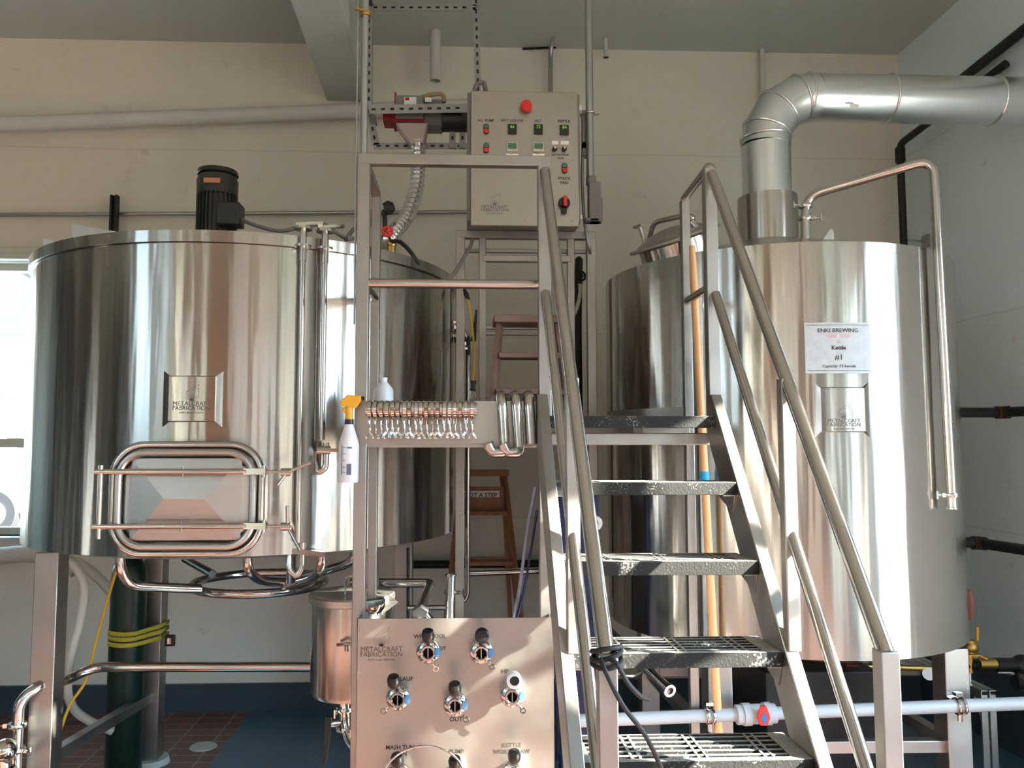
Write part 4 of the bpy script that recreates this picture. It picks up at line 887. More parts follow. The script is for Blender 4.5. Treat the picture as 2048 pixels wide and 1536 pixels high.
MB().tube(curvy([c, P(768, 425, 3.8), P(770, 445, 3.8), Vector((P(775, 0, 3.8).x, 3.8, Z1t + .06))]), .012, 10).build('neck', BLACK, t)
pipe('lid_cable', [P(742, 430, 3.8), P(705, 460, 3.7), P(690, 480, 3.65), P(700, 476, 3.5)], .01, GREYC, 'grey cable sagging over the left tank lid beside the corner post', 'cable')
pipe('tank_cable', curvy([P(885, 560, 3.9), P(905, 550, 3.9), P(925, 520, 3.92), P(940, 495, 3.94), P(945, 478, 3.98)]), .009, GREYC, 'grey cable from left tank rim up to the rear rail', 'cable', 0)

# ================================================================ things hung on the platform
def make_clamp():
    r_ = thing('pipe_clamp', (0, 0, 0), 'hanging tri-clamp', 'clamp', 'tri clamps hung along the platform bar')
    b = MB(); n_ = 24
    pts = [Vector((0, math.cos(2 * PI * k / n_) * .0285, math.sin(2 * PI * k / n_) * .0285)) for k in range(n_)]
    vs, fs = [], []
    for k, p in enumerate(pts):
        o = p.normalized()
        for (dx_, dr) in ((-.0075, 0), (-.006, .0045), (.006, .0045), (.0075, 0)): vs.append(p + o * dr + Vector((dx_, 0, 0)))
    for k in range(n_):
        j = (k + 1) % n_
        for i in range(4): fs.append((k * 4 + i, j * 4 + i, j * 4 + (i + 1) % 4, k * 4 + (i + 1) % 4))
    b.add(vs, fs); b.build('band', CHROME, r_)
    MB().bar((-.005, -.012, -.032), (-.005, -.012, -.052), .003, .014).bar((.005, -.012, -.032), (.005, -.012, -.052), .003, .014).build('lug', CHROME, r_)
    MB().cyl((0, -.012, -.04), (.001, -.013, -.075), .003, 8).build('swing_bolt', CHROME, r_)
    w_ = MB().lathe([(0, 0), (.006, 0), (.0055, -.014), (.004, -.016), (0, -.016)], (.001, -.013, -.068), seg=10)
    w_.bar((-.012, -.014, -.098), (.0, -.013, -.08), .006, .008).bar((.014, -.016, -.098), (.002, -.013, -.08), .006, .008).ball((-.011, -.014, -.1), .0055, 8).ball((.013, -.016, -.1), .0055, 8)
    w_.build('wing_nut', CHROME, r_); return r_
def dup(o, loc, rot=None):
    c = o.copy(); C.objects.link(c); c.location = loc
    if rot is not None: c.rotation_euler = rot
    for ch in list(o.children):
        d = ch.copy(); C.objects.link(d); d.parent = c
        for g in list(ch.children): h = g.copy(); C.objects.link(h); h.parent = d
    return c
words_ = ['leftmost', 'second from the left', 'third from the left', 'fourth from the left', 'fifth from the left', 'sixth from the left', 'seventh from the left', 'eighth from the left', 'ninth from the left', 'tenth, middle one', 'ninth from the right', 'eighth from the right', 'seventh from the right', 'sixth from the right', 'fifth from the right', 'fourth from the right', 'third from the right', 'second from the right', 'rightmost']
cl0 = make_clamp(); x0, x1 = P(741, 818, 2.875).x, P(944, 818, 2.875).x
for k in range(19):
    loc = (x0 + (x1 - x0) * k / 18, 2.875, zbar - .002); rot = (random.uniform(-.12, .12), 0, random.uniform(-.1, .1))
    o = cl0 if k == 0 else dup(cl0, loc)
    o.location = loc; o.rotation_euler = rot; o['label'] = 'steel tri-clamp hung on platform bar, %s of nineteen' % words_[k]
# return bends hung over the toe board
for k, (px, lbl) in enumerate(((1002, 'polished steel pipe bend hung on toe board, nearest the clamps'), (1031, 'polished steel pipe bend hung on toe board, middle of three'), (1057, 'polished steel pipe bend hung on toe board, beside the stair post'))):
    r_ = .019; c = P(px, 800, 2.90); zt = P(0, 786, 2.89).z; zb = P(0, 905 if k < 2 else 893, 2.89).z; xb = c.x + (.012 if k != 2 else .008)
    pts = [Vector((c.x, 3.03, zt - .10)), Vector((c.x, 3.03, zt)), Vector((c.x, 2.885, zt)), Vector((xb, 2.885, zb + .01))]
    if k < 2: pts += [Vector((xb - .005, 2.87, zb)), Vector((xb - .045, 2.862, zb + .0)), Vector((xb - .06, 2.86, zb + .03))]
    g = thing('pipe_bend', (c.x, 2.9, zt), lbl, 'pipe', 'return bends hung on the platform')
    MB().tube(rounded(pts, .055, 10), r_, 20).build('bent_tube', TUBE, g)
    MB().ring(pts[-1], r_, .003, pts[-1] - pts[-2]).build('ferrule', TUBE, g)
# spray bottle
g = thing('spray_bottle', P(697, 965, 2.86), 'white spray bottle with orange trigger hung on the left platform post', 'bottle')
yb_ = 2.865; px0, px1 = P(677, 900, yb_).x, P(718, 900, yb_).x; cx_ = (px0 + px1) / 2; hw_ = (px1 - px0) / 2
z = lambda y_: P(0, y_, yb_).z
MB().lathe([(0, z(966)), (hw_ * .95, z(966)), (hw_, z(960)), (hw_, z(890)), (hw_ * .9, z(880)), (hw_ * .55, z(858)), (hw_ * .42, z(848)), (hw_ * .4, z(843)), (0, z(843))], (cx_, yb_, 0), seg=32).build('bottle_body', MILK, g)
MB().cyl((cx_, yb_, z(848)), (cx_, yb_, z(838)), hw_ * .44, 20).build('collar_ring', BLACK, g)
b = MB().cyl((cx_, yb_, z(840)), (cx_, yb_, z(812)), hw_ * .38, 16)
b.prism([(cx_ - .03, yb_ - .012, z(810)), (cx_ + .024, yb_ - .012, z(815)), (cx_ + .042, yb_ - .012, z(800)), (cx_ + .042, yb_ - .012, z(790)), (cx_ - .005, yb_ - .012, z(788)), (cx_ - .03, yb_ - .012, z(800))], (0, .024, 0))
b.prism([(cx_ - .02, yb_ - .006, z(812)), (cx_ - .028, yb_ - .006, z(822)), (cx_ - .012, yb_ - .006, z(826)), (cx_ - .006, yb_ - .006, z(812))], (0, .012, 0))
b.build('trigger_head', YEL, g, .004)
MB().cyl((cx_ + .042, yb_, z(795)), (cx_ + .054, yb_, z(795)), .007, 10).build('nozzle', BLACK, g)
b = MB()
for yy in (895, 908, 921, 935, 945): b.box(cx_ - .016, cx_ - .006, yb_ - hw_ - .0012, yb_ - hw_ + .004, z(yy) - .001, z(yy) + .001); 
b.box(cx_ - .021, cx_ - .0195, yb_ - hw_ * .96 - .002, yb_ - hw_ * .8, z(950), z(890)).box(cx_ - .002, cx_ + .014, yb_ - hw_ - .001, yb_ - hw_ + .004, z(950), z(928)).box(cx_ - .002, cx_ + .016, yb_ - hw_ - .001, yb_ - hw_ + .004, z(897), z(894))
b.build('printed_scale', mat('blue_print', (.12, .14, .24), .5), g)
# white jug on the deck
g = thing('white_jug', P(767, 800, 3.05), 'round-shouldered white plastic jug standing on the platform deck', 'jug')
jy = 3.06; jx = P(767, 790, jy).x; rj = S(20, jy); zj = lambda y_: P(0, y_, jy).z
MB().lathe([(0, ZD), (rj, ZD + .003), (rj, zj(783)), (rj * .92, zj(775)), (rj * .45, zj(764)), (rj * .35, zj(762)), (rj * .35, zj(755)), (0, zj(755))], (jx, jy, 0), seg=28).build('jug_body', WHITEP, g)
MB().cyl((jx, jy, zj(757)), (jx, jy, zj(753)), rj * .38).build('cap', WHITEP, g)
# bungee
g = thing('bungee_cord', P(946, 785, 2.93), 'yellow elastic cord with black hooks hanging in front of rear posts', 'cord')
MB().tube(curvy([P(934, 595, 3.9), P(941, 625, 3.88), P(946, 670, 3.85), P(949, 720, 3.85), P(946, 770, 3.85)]), .0055, 8).build('elastic', CORD, g)
MB().tube([P(929, 580, 3.93), P(933, 590, 3.9), P(937, 600, 3.9)], [.008, .013, .008], 10).build('hook_grip', BLACK, g)
MB().tube([P(947, 762, 3.85), P(946, 775, 3.85), P(945, 782, 3.85)], [.014, .009, .015], 10).build('hook_grip', BLACK, g)
MB().tube(rounded([P(941, 780, 3.85), P(940, 797, 3.85), P(946, 803, 3.85), P(952, 797, 3.85), P(948, 778, 3.85)], .02), .0028, 8).build('wire_hook', CHROME, g)

# side valve and pipe of the left tank rear
t = thing('riser_pipe', P(937, 1200, 4.09), 'vertical polished pipe with black lever valve beside the left tank', 'pipe')
ypp = 4.10; xq = P(936, 800, ypp).x
MB().tube(rounded([Vector((xq, ypp, P(0, 700, ypp).z)), Vector((xq, ypp, P(0, 1205, ypp).z)), Vector((xq - .08, ypp, P(0, 1222, ypp).z)), Vector((xq - .3, ypp, P(0, 1222, ypp).z))], .06), .013, 16).build('pipe_run', TUBE, t)
b = MB(); vc = P(930, 672, 4.06); b.cyl(P(905, 672, 4.06), P(934, 672, 4.06), .016).ball(P(932, 675, 4.06), .024); tri_clamp(b, P(912, 672, 4.06), (1, 0, 0), .028, (0, 0, 1)); tri_clamp(b, P(929, 672, 4.06), (1, 0, 0), .024, (0, 0, -1)); b.cyl(P(936, 675, 4.06), Vector((xq, ypp, P(0, 705, ypp).z)), .014)
b.build('lever_valve', CHROME, t)
MB().prism([P(940, 682, 4.0), P(952, 683, 4.0), P(955, 620, 4.0), P(951, 618, 4.0), P(944, 670, 4.0)], (0, .012, 0)).build('lever', BLACK, t, .003)

# black insulated pipe + white hose, right of rear rail
t = thing('insulated_pipe', P(1158, 840, 4.2), 'black insulated pipe with a small handwheel standing behind the rear rail', 'pipe')
yk = 4.2; MB().tube([P(1158, 513, yk), P(1158, 518, yk), P(1157, 560, yk), P(1156, 640, yk), P(1157, 800, yk), Vector((P(1157, 0, yk).x, yk, .9))], [.008, .021, .022, .02, .022, .022], 14).build('insulation', RUBBER, t)
c = P(1163, 552, 4.14); b = MB().ring(c, .024, .006, (.5, -1, 0), 18, 8).ball(c, .01)
for k in range(5): a_ = 2 * PI * k / 5; b.cyl(c, c + Vector((math.cos(a_), 0, math.sin(a_))) * .024, .004, 6)
b.cyl(c, c + Vector((-.02, .05, 0)), .01); b.build('handwheel', BLACK, t)
g = tag(MB().tube(curvy([P(1160, 568, 4.1), P(1160, 590, 4.1), P(1150, 625, 4.08), P(1130, 645, 4.08), P(1115, 640, 4.08), P(1108, 560, 4.06), P(1110, 500, 4.06), P(1120, 468, 4.06)]), .0105, 10).build('water_hose', HOSE), 'thin white hose looping from the handwheel pipe behind the handrail', 'hose')

# ================================================================ ladders
def ladder(name, label, m, pL, pR, topz, z0, spread, y, lean, steps, m2=None, width_b=None, back=True):
    g = thing(name, ((pL + pR) / 2, y, z0), label, 'ladder'); wb = spread
    for s, x in ((-1, pL), (1, pR)):
        MB().bar((x, y + .02, topz - .03), (x + s * wb, y - lean, z0), .022, .055).build('side_rail', m, g, .002)
    MB().box(pL - .03, pR + .03, y - .06, y + .12, topz - .035, topz).build('top_cap', m, g, .004)
    for f_ in steps:
        xa_ = pL - wb * f_; xb_ = pR + wb * f_; yy = y + .02 - (lean + .02) * f_; zz_ = topz + (z0 - topz) * f_
        MB().box(xa_ + .008, xb_ - .008, yy - .05, yy + .06, zz_ - .012, zz_ + .012).build('step', m, g, .002)
    if back:
        for s, x in ((-1, pL), (1, pR)): MB().bar((x * 1.0, y + .06, topz - .03), (x + s * wb * .6, y + lean + .14, z0), .02, .04).build('rear_leg', m, g, .002)
        for f_ in (.35, .75): yy = y + .06 + (lean + .08) * f_; zz_ = topz + (z0 - topz) * f_; MB().bar((pL - wb * .6 * f_, yy, zz_), (pR + wb * .6 * f_, yy, zz_), .02, .02).build('rear_brace', m, g, .002)
    return g
yl = 3.72
pl, pr = P(1000, 628, yl).x, P(1110, 628, yl).x
ladder('step_ladder', 'weathered wooden step ladder standing on the platform deck', LADDERST, pl, pr, P(0, 627, yl).z, ZD, .045, yl, .12, (.38, .72, .93), back=True)
yl = 4.75; pl, pr = P(925, 942, yl).x, P(1007, 942, yl).x
g = ladder('step_ladder', 'brown wooden step ladder on the floor behind, marked NOT A STEP', WOOD, pl, pr, P(0, 941, yl).z, 0, .16, yl, .28, (.16, .34, .55, .76), back=True)
MB().box(pl - .0, pr + .0, yl - .035, yl - .015, P(0, 1025, yl).z, P(0, 975, yl).z).build('warning_board', WOOD, g, .002)
s_ = MB().box(P(925, 0, yl - .036).x, P(998, 0, yl - .036).x, yl - .0375, yl - .0355, P(0, 997, yl - .036).z, P(0, 984, yl - .036).z).build('warning_sticker', LABEL, g)
text('lettering', 'NOT A STEP', S(12, yl), mat('maroon_ink', (.16, .01, .02), .5), s_, flat(P(961, 990.5, yl - .0382)), bold=True)
# pair of slender tubes leaning
t = tag(MB().tube(curvy([P(1070, 975, 3.9), P(1055, 1060, 3.85), P(1040, 1170, 3.8), P(1026, 1245, 3.7)]), .008, 10).build('leaning_hose', mat('lilac_hose', (.45, .45, .62), .4)), 'pale lilac hose leaning under the platform, left of two', 'hose')
t = tag(MB().tube(curvy([P(1074, 1020, 3.8), P(1062, 1100, 3.78), P(1048, 1180, 3.75), P(1032, 1245, 3.7)]), .006, 10).build('leaning_hose', BLUEP), 'dark blue hose under the platform, right of the lilac one', 'hose')

# ================================================================ under-platform plumbing
pipe('floor_pipe', [P(700, 1166, 3.75), P(862, 1166, 3.75), P(840, 1222, 3.35)], .021, TUBE, 'steel pipe crossing left under the platform then bending toward the valve panel', 'pipe', .03)
t = thing('panel_valve', P(840, 1225, 3.3), 'steel valve with a fat black handle just above the valve panel', 'valve')
MB().cyl(P(836, 1228, 3.33), P(828, 1262, 3.2), .026).cyl(P(852, 1228, 3.3), P(862, 1238, 3.28), .012).build('valve_body', CHROME, t); MB().prism([P(822, 1222, 3.26), P(842, 1212, 3.26), P(858, 1222, 3.26), P(852, 1236, 3.26), P(824, 1240, 3.26)], (0, .04, 0)).build('handle', BLACK, t, .005)
t = thing('hose_stub', P(900, 1240, 3.5), 'short upright bluish steel pipe with clamp above the valve panel', 'pipe')
MB().cyl(P(902, 1152, 3.5), P(898, 1300, 3.4), .019).ring(P(902, 1150, 3.5), .021, .005).build('pipe_run', TUBE, t); b = MB(); tri_clamp(b, P(901, 1184, 3.49), (0, 0, 1), .02, (1, -.4, 0)); b.build('pipe_clamp', CHROME, t)
pipe('cross_pipe', [P(940, 1146, 4.15), P(1165, 1138, 4.15)], .017, TUBE, 'horizontal steel pipe low between the rear platform posts')
pipe('black_wall_pipe', [P(800, 1129, 5.25), P(1200, 1127, 5.25)], .026, IRON, 'level black pipe low on the back wall behind the platform')
t = thing('chrome_cup', P(750, 1215, 3.2), 'small chrome cup with tilted plate behind platform corner post', 'fitting')
c = P(750, 1210, 3.25); MB().lathe([(.0, -.03), (.025, -.028), (.04, -.01), (.042, .014), (.038, .014), (.03, -.01), (0, -.015)], c, (-.1, -.3, 1), 24).cyl(c, c + Vector((0, .05, -.1)), .012).build('cup', CHROME, t)
MB().prism([P(742, 1195, 3.3), P(778, 1190, 3.3), P(796, 1205, 3.3), P(770, 1225, 3.3), P(744, 1215, 3.3)], (0, .006, 0)).build('plate', BRUSH, t)
pipe('sight_line', [P(816, 1095, 4.2), P(816, 1240, 4.2)], .008, IRON, 'thin dark upright tube below the left tank, right rear', 'tube')

# small pot with valve
t = thing('grant_vessel', P(702, 1415, 3.38), 'small steel pot with rolled rim and wire lid handle beside the valve panel', 'vessel')
gc = P(703, 1300, 3.38); rg = S(78, 3.38); gz0, gz1 = P(0, 1413, 3.25).z, P(0, 1208, 3.25).z
MB().lathe([(0, gz0 - .02), (rg * .6, gz0 - .015), (rg * .94, gz0), (rg, gz0 + .02), (rg, gz1), (rg * .97, gz1), (rg * .97, gz1 - .05), (0, gz1 - .05)], (gc.x, gc.y, 0), seg=56).build('pot_body', STEEL, t)
MB().lathe([(rg, gz1 - .025), (rg * 1.06, gz1 - .02), (rg * 1.07, gz1 + .005), (rg * 1.03, gz1 + .012), (rg * .9, gz1 + .01), (0, gz1 + .015)], (gc.x, gc.y, 0), seg=56).build('lid', BRUSH, t)
hz = gz1 + .015; MB().tube(rounded([(gc.x - .02, gc.y - .06, hz), (gc.x - .02, gc.y - .06, hz + .07), (gc.x + .012, gc.y - .06, hz + .07), (gc.x + .012, gc.y - .06, hz)], .015), .004, 8).build('wire_handle', CHROME, t)
MB().tube(rounded([P(675, 1290, 3.2), P(690, 1288, 3.18), P(715, 1288, 3.2)], .01), .007, 8).cyl(P(694, 1292, 3.2), P(694, 1302, 3.2), .01).build('pot_handle', TUBE, t)
b = MB(); vc = P(690, 1440, 3.3); b.tube(rounded([Vector((vc.x, vc.y, gz0)), vc + Vector((0, 0, -.02)), P(705, 1490, 3.25), P(735, 1500, 3.2)], .05), .024, 16); tri_clamp(b, Vector((vc.x, vc.y, gz0 - .04)), (0, 0, 1), .028, (-.5, -1, 0)); tri_clamp(b, vc + Vector((0, 0, -.03)), (0, 0, 1), .028, (.5, -1, 0)); b.build('outlet_elbow', CHROME, t)
MB().prism([P(664, 1435, 3.22), P(650, 1434, 3.22), P(643, 1528, 3.2), P(652, 1530, 3.2), P(660, 1470, 3.2)], (0, .014, 0)).build('valve_handle', BLACK, t, .003)
MB().cyl(P(655, 1450, 3.26), P(690, 1445, 3.3), .012).build('valve_stem', CHROME, t)
for (dx_, dy_) in ((.0, .14), (.12, .05), (.13, -.05)): MB().cyl((gc.x + dx_, gc.y + dy_, 0), (gc.x + dx_, gc.y + dy_, gz0 + .01), .013).build('leg', FRAME, t)

# left-hand long pipe and hoses
t = thing('transfer_pipe', P(60, 1480, 3.6), 'long polished pipe running low behind the left tank legs to the panel', 'pipe')
MB().tube(rounded([P(30, 1560, 3.5), P(38, 1400, 3.5), P(85, 1368, 3.55), P(130, 1362, 3.85), P(186, 1334, 3.95), P(740, 1334, 3.95)], .07), .023, 16).build('pipe_run', TUBE, t)
b = MB(); tri_clamp(b, P(34, 1450, 3.5), (0, 0, 1), .028, (-1, -.2, 0)); b.build('pipe_clamp', CHROME, t)
b = MB(); tri_clamp(b, P(32, 1500, 3.5), (0, 0, 1), .028, (1, -.2, 0)); b.build('pipe_clamp', CHROME, t)
t = thing('floor_valve', P(5, 1530, 3.4), 'cluster of chrome fittings low at the left picture edge', 'valve')
b = MB(); b.ball(P(10, 1500, 3.4), .045).cyl(P(-20, 1505, 3.4), P(22, 1515, 3.4), .025).cyl(P(8, 1500, 3.4), P(12, 1620, 3.4), .022); tri_clamp(b, P(12, 1540, 3.4), (0, 0, 1), .03, (-1, -.5, 0)); b.build('valve_body', CHROME, t)
pipe('white_hose', curvy([P(135, 1120, 3.9), P(152, 1135, 3.9), P(168, 1175, 3.9), P(160, 1240, 3.92), P(142, 1310, 3.95), P(135, 1380, 4.0), P(150, 1420, 4.1), P(185, 1445, 4.15), P(225, 1462, 4.2)]), .021, HOSE, 'thick white hose looping down to the floor behind front leg', 'hose', 0)
pipe('white_hose', curvy([P(150, 1122, 4.9), P(190, 1150, 4.9), P(228, 1190, 4.9), P(262, 1240, 4.95)]), .03, HOSE, 'white hose slanting down the wall behind the green cylinder', 'hose', 0)
pipe('white_hose', curvy([P(-60, 1118, 4.9), P(0, 1112, 4.9), P(60, 1108, 4.9), P(120, 1118, 4.9), P(155, 1140, 4.9)]), .05, HOSE, 'thick pale hose lying along the wall just below the window', 'hose', 0)
g = tag(MB().tube(curvy([P(240, 1118, 3.95), P(215, 1200, 3.95), P(190, 1290, 3.95), P(172, 1360, 3.93), P(140, 1410, 3.9), P(118, 1470, 3.85)]), .007, 8).build('yellow_cord', CORD), 'thin yellow cord drooping from under the left tank to its front leg', 'cord')
# gas cylinder
gy = 4.36; gx = P(254, 1300, gy).x; t = thing('gas_cylinder', (gx, gy, 0), 'tall dark green gas cylinder strapped to the rear tank leg', 'cylinder')
MB().lathe([(0, 0), (.084, 0), (.09, .01), (.09, 1.0), (.085, 1.05), (.06, 1.1), (.03, 1.125), (.025, 1.13), (0, 1.13)], (gx, gy, 0), seg=36).build('cylinder_body', TANK_G, t)
MB().cyl((gx, gy, 1.12), (gx, gy, 1.17), .018).cyl((gx - .05, gy, 1.145), (gx + .03, gy, 1.145), .012).build('valve', CHROME, t)
t = thing('ratchet_strap', (gx, gy, P(0, 1275, gy).z), 'yellow strap wound round the green cylinder and rear tank leg', 'strap')
p_ = LEGS1[1]; z0 = P(0, 1276, gy).z
for k, dz in enumerate((.034, .008, -.022)):
    hull = [Vector((gx + .096 * math.cos(math.radians(a)), gy + .096 * math.sin(math.radians(a)), z0 + dz + .002 * math.sin(math.radians(a * 2)))) for a in list(range(60, 316, 15)) + [319]]
    x2, y2 = p_.x + .058, p_.y; hull += [Vector((x2, y2 - .056, z0 + dz + .004 * (1 - k))), Vector((x2 + .0, y2 + .056, z0 + dz + .004 * (1 - k)))]
    b = MB(); n_ = len(hull)
    b.add([v + Vector((0, 0, -.011)) for v in hull] + [v + Vector((0, 0, .011)) for v in hull], [(i, (i + 1) % n_, n_ + (i + 1) % n_, n_ + i) for i in range(n_)])
    o = b.build('webbing', YELR, t); md = o.modifiers.new('thick', 'SOLIDIFY'); md.thickness = .003
c = P(341, 1280, 4.44); MB().box(c.x - .028, c.x + .025, c.y - .01, c.y + .01, c.z - .032, c.z + .028).build('buckle', BLACK, t, .006)
MB().box(c.x - .012, c.x + .008, c.y - .0125, c.y - .01, c.z - .018, c.z + .012).build('buckle_slot', CHROME, t)
tag(MB().lathe([(0, 0), (.075, 0), (.07, .006), (0, .008)], Vector((P(405, 1470, 4.7).x, 4.72, 0)), seg=20).build('floor_patch', PADW), 'round pale grout patch on the red tiles', 'patch')

# ================================================================ right-hand plumbing
t = thing('grey_water_pipe', P(1640, 1430, 3.24), 'grey plastic pipe with a red ball valve strapped across the kettle legs', 'pipe')
g0, g1 = P(1150, 1442, 3.24), P(2120, 1404, 3.2)
MB().cyl(g0, g1, S(12.5, 3.2), 20).build('pipe_run', PVC, t)
dv = (g1 - g0).normalized(); at_ = lambda px: g0 + (g1 - g0) * ((px - 1150) / 970)
b = MB(); c = at_(1512); b.cyl(c - dv * .085, c + dv * .07, .038, 24).cyl(c - dv * .06, c - dv * .03, .044, 12).cyl(c + dv * .025, c + dv * .05, .044, 12).cyl(c, c + Vector((0, -.055, 0)), .018); vb = b.build('ball_valve', PVC, t)
k = P(1527, 1412, 3.17); kz = P(0, 1472, 3.17).z
rh = MB().prism([(k.x - .012, 3.165, k.z), (k.x + .012, 3.165, k.z), (k.x + .026, 3.165, k.z - .045), (k.x + .012, 3.165, kz), (k.x - .014, 3.165, kz), (k.x - .026, 3.165, k.z - .045)], (0, .014, 0)).build('valve_handle', RED, vb, .003)
lab(rh, 'red lever handle with a blue diamond inset')
MB().prism([(k.x, 3.1635, k.z - .018), (k.x + .013, 3.1635, k.z - .045), (k.x, 3.1635, k.z - .072), (k.x - .013, 3.1635, k.z - .045)], (0, .0015, 0)).build('handle_inset', BLUE, vb)
for px in (1417, 1917):
    c = at_(px); b = MB().ring(c + dv * .012, S(14.5, 3.2), .006, dv, 24, 8).ring(c - dv * .012, S(14.5, 3.2), .006, dv, 24, 8).bar(c + Vector((0, .02, .045)), c + Vector((0, -.005, .045)), .03, .012).cyl(c + Vector((0, .0, -.06)), c + Vector((0, 0, -.03)), .009).bar(c + Vector((0, .03, 0)), c + Vector((0, .075, 0)), .04, .04)
    b.build('pipe_strap', CHROME, t)
t = thing('discharge_pipe', P(1340, 1382, 2.95), 'open-ended steel pipe slanting down toward the camera behind the stair', 'pipe')
q0, q1 = P(1190, 1235, 3.55), P(1338, 1380, 2.98); d = (q1 - q0).normalized()
MB().cyl(q0, q1, .019, 20).lathe([(.014, .0), (.0235, -.0), (.0235, .012), (.014, .012)], q1 - d * .004, d, 24).build('pipe_run', TUBE, t); MB().cyl(q1 + d * .0, q1 + d * .002, .0145).build('bore', DARKHOLE, t)
pipe('loop_tube', curvy([P(1230, 1345, 3.3), P(1262, 1352, 3.3), P(1285, 1342, 3.35), P(1296, 1310, 3.4), P(1290, 1280, 3.5)]), .008, TUBE, 'small curved steel tube just under the discharge pipe', 'tube', 0)
# plate heat exchanger
t = thing('heat_exchanger', (P(1175, 1200, 3.75).x, 3.75, 0), 'dark blue plate heat exchanger partly hidden behind the stair handrails', 'machine')
hx0, hx1 = P(1118, 1100, 3.62).x, P(1198, 1100, 3.62).x; hz1 = P(0, 985, 3.62).z
MB().box(hx0, hx1, 3.6, 3.63, .25, hz1).build('end_plate', BLUEP, t, .006); MB().box(hx0, hx1, 3.78, 3.81, .25, hz1).build('end_plate', BLUEP, t, .006); MB().box(hx0 + .01, hx1 - .01, 3.63, 3.78, .3, hz1 - .05).build('plate_pack', BRUSH, t)
c = P(1190, 1046, 3.59); MB().lathe([(.014, 0), (.03, 0), (.034, .01), (.03, .02), (.014, .02)], Vector((c.x, 3.575, c.z)), (0, 1, 0), 28).build('port', WHITEP, t)
MB().bar((hx0 + .03, 3.7, 0), (hx0 + .03, 3.7, .26), .05, .05).bar((hx1 - .03, 3.7, 0), (hx1 - .03, 3.7, .26), .05, .05).build('foot', BLUEP, t)
# broom
t = thing('broom', P(1432, 1400, 3.24), 'wooden pole with blue tape band leaning on the kettle behind the stair', 'broom')
q0, q1 = P(1384, 492, 3.18), P(1436, 1440, 3.235); q1 = q0 + (q1 - q0) * (q0.z - .01) / (q0.z - q1.z); MB().tube([q0, q0.lerp(q1, .05), q1], [.012, .0165, .0165], 18).build('wooden_pole', WOODL, t)
f_ = (q0.z - P(1408, 956, 3.21).z) / q0.z; a_ = q0.lerp(q1, f_ - .009); b_ = q0.lerp(q1, f_ + .009); MB().cyl(a_, b_, .0185, 18).build('tape_band', TAPE, t)
# wall pipes at right
for (y0, y1, yb2, nm) in ((825, 824, 4.2, 'black iron pipe coming from the kettle side to right wall, upper of two'), (1084, 1098, 4.25, 'black iron pipe coming from the kettle side to right wall, lower of two')):
    t = thing('iron_pipe', P(1990, y0, yb2), nm, 'pipe', 'iron pipes at the kettle side')
    if y0 == 825:
        a = P(1895, 825, 4.2); e_ = P(2005, 825, 4.2); w2 = Vector((XR_, e_.y - .35, P(2060, 822, 4.2).z))
    else: a = P(1905, 1083, 4.0); e_ = P(1958, 1086, 4.0); w2 = P(2070, 1103, 3.7); w2 = e_ + (w2 - e_) * 1.6
    if w2.x > XR_ - .01: w2 = e_ + (w2 - e_) * ((XR_ - .01 - e_.x) / (w2.x - e_.x))
    MB().tube([a, e_], .027, 16).tube([e_, w2], .027, 16).build('pipe_run', IRON, t); dd = (w2 - e_).normalized()
    MB().cyl(e_ - Vector((.035, 0, 0)), e_, .034).ball(e_, .034).cyl(e_, e_ + dd * .035, .034).build('coupling', mat('rusty_coupling', (.06, .035, .02), .5, .5), t)
t = thing('iron_drop_pipe', P(1797, 300, 4.9), 'black pipe with elbow dropping behind the kettle under the duct', 'pipe')
px_ = P(1800, 300, 5.1); MB().tube(rounded([Vector((XR_ - .05, 4.2, P(0, 245, 5.0).z + .1)), Vector((px_.x, 5.1, P(0, 262, 5.1).z)), Vector((px_.x, 5.1, 1.2))], .05), .024, 14).build('pipe_run', IRON, t)
MB().cyl((px_.x, 5.1, P(0, 300, 5.1).z), (px_.x, 5.1, P(0, 270, 5.1).z), .032).build('coupling', IRON, t)
MB().cyl((px_.x, 5.1, P(0, 461, 5.1).z), (XR_ - .01, 5.1, P(0, 465, 5.1).z), .006).box(XR_ - .01, XR_, 5.06, 5.14, P(0, 478, 5.1).z, P(0, 452, 5.1).z).build('pipe_hanger', COND, t)
pa_ = P(1942, 147, 4.4); pipe('gas_pipe', [Vector((XR_ - .06, 4.62, P(1945, 148, 4.6).z - .05)), Vector((XR_ - .06, 2.2, P(1945, 148, 4.6).z + .05))], .03, IRON, 'black pipe high along the right wall above the duct')
tag(MB().tube([P(1938, 1180, 3.45), P(1940, 1210, 3.45), P(1941, 1240, 3.45)], [.012, .02, .01], 10).build('rusty_fitting', mat('rust', (.12, .03, .02), .6)), 'rusty red fitting at the right edge of kettle', 'fitting')
t = thing('gas_valve', P(1960, 1330, 3.9), 'brass gas valves with yellow levers on black pipe right of the kettle', 'valve')
yg = 3.9; b = MB(); b.cyl(P(1905, 1332, yg), P(1962, 1332, yg), .014).cyl(P(1990, 1330, yg), P(2035, 1330, yg), .034).cyl(P(2035, 1330, yg), P(2060, 1328, yg), .03).ball(P(2045, 1330, yg), .05).cyl(P(2043, 1330, yg), P(2043, 1372, yg), .03).cyl(P(2030, 1365, yg), P(2050, 1365, yg), .035).cyl(P(1940, 1330, yg), P(1985, 1334, yg), .022); b.build('black_fittings', IRON, t)
MB().cyl(P(1957, 1328, yg - .02), P(1990, 1328, yg - .02), .026).cyl(P(1972, 1328, yg - .02), P(1972, 1314, yg - .02), .01).build('brass_valve', BRASS, t)
MB().bar(P(1932, 1311, yg - .03), P(1962, 1311, yg - .03), .012, .006).bar(P(1960, 1311, yg - .03), P(1970, 1317, yg - .03), .012, .006).build('lever', YEL, t, .001)
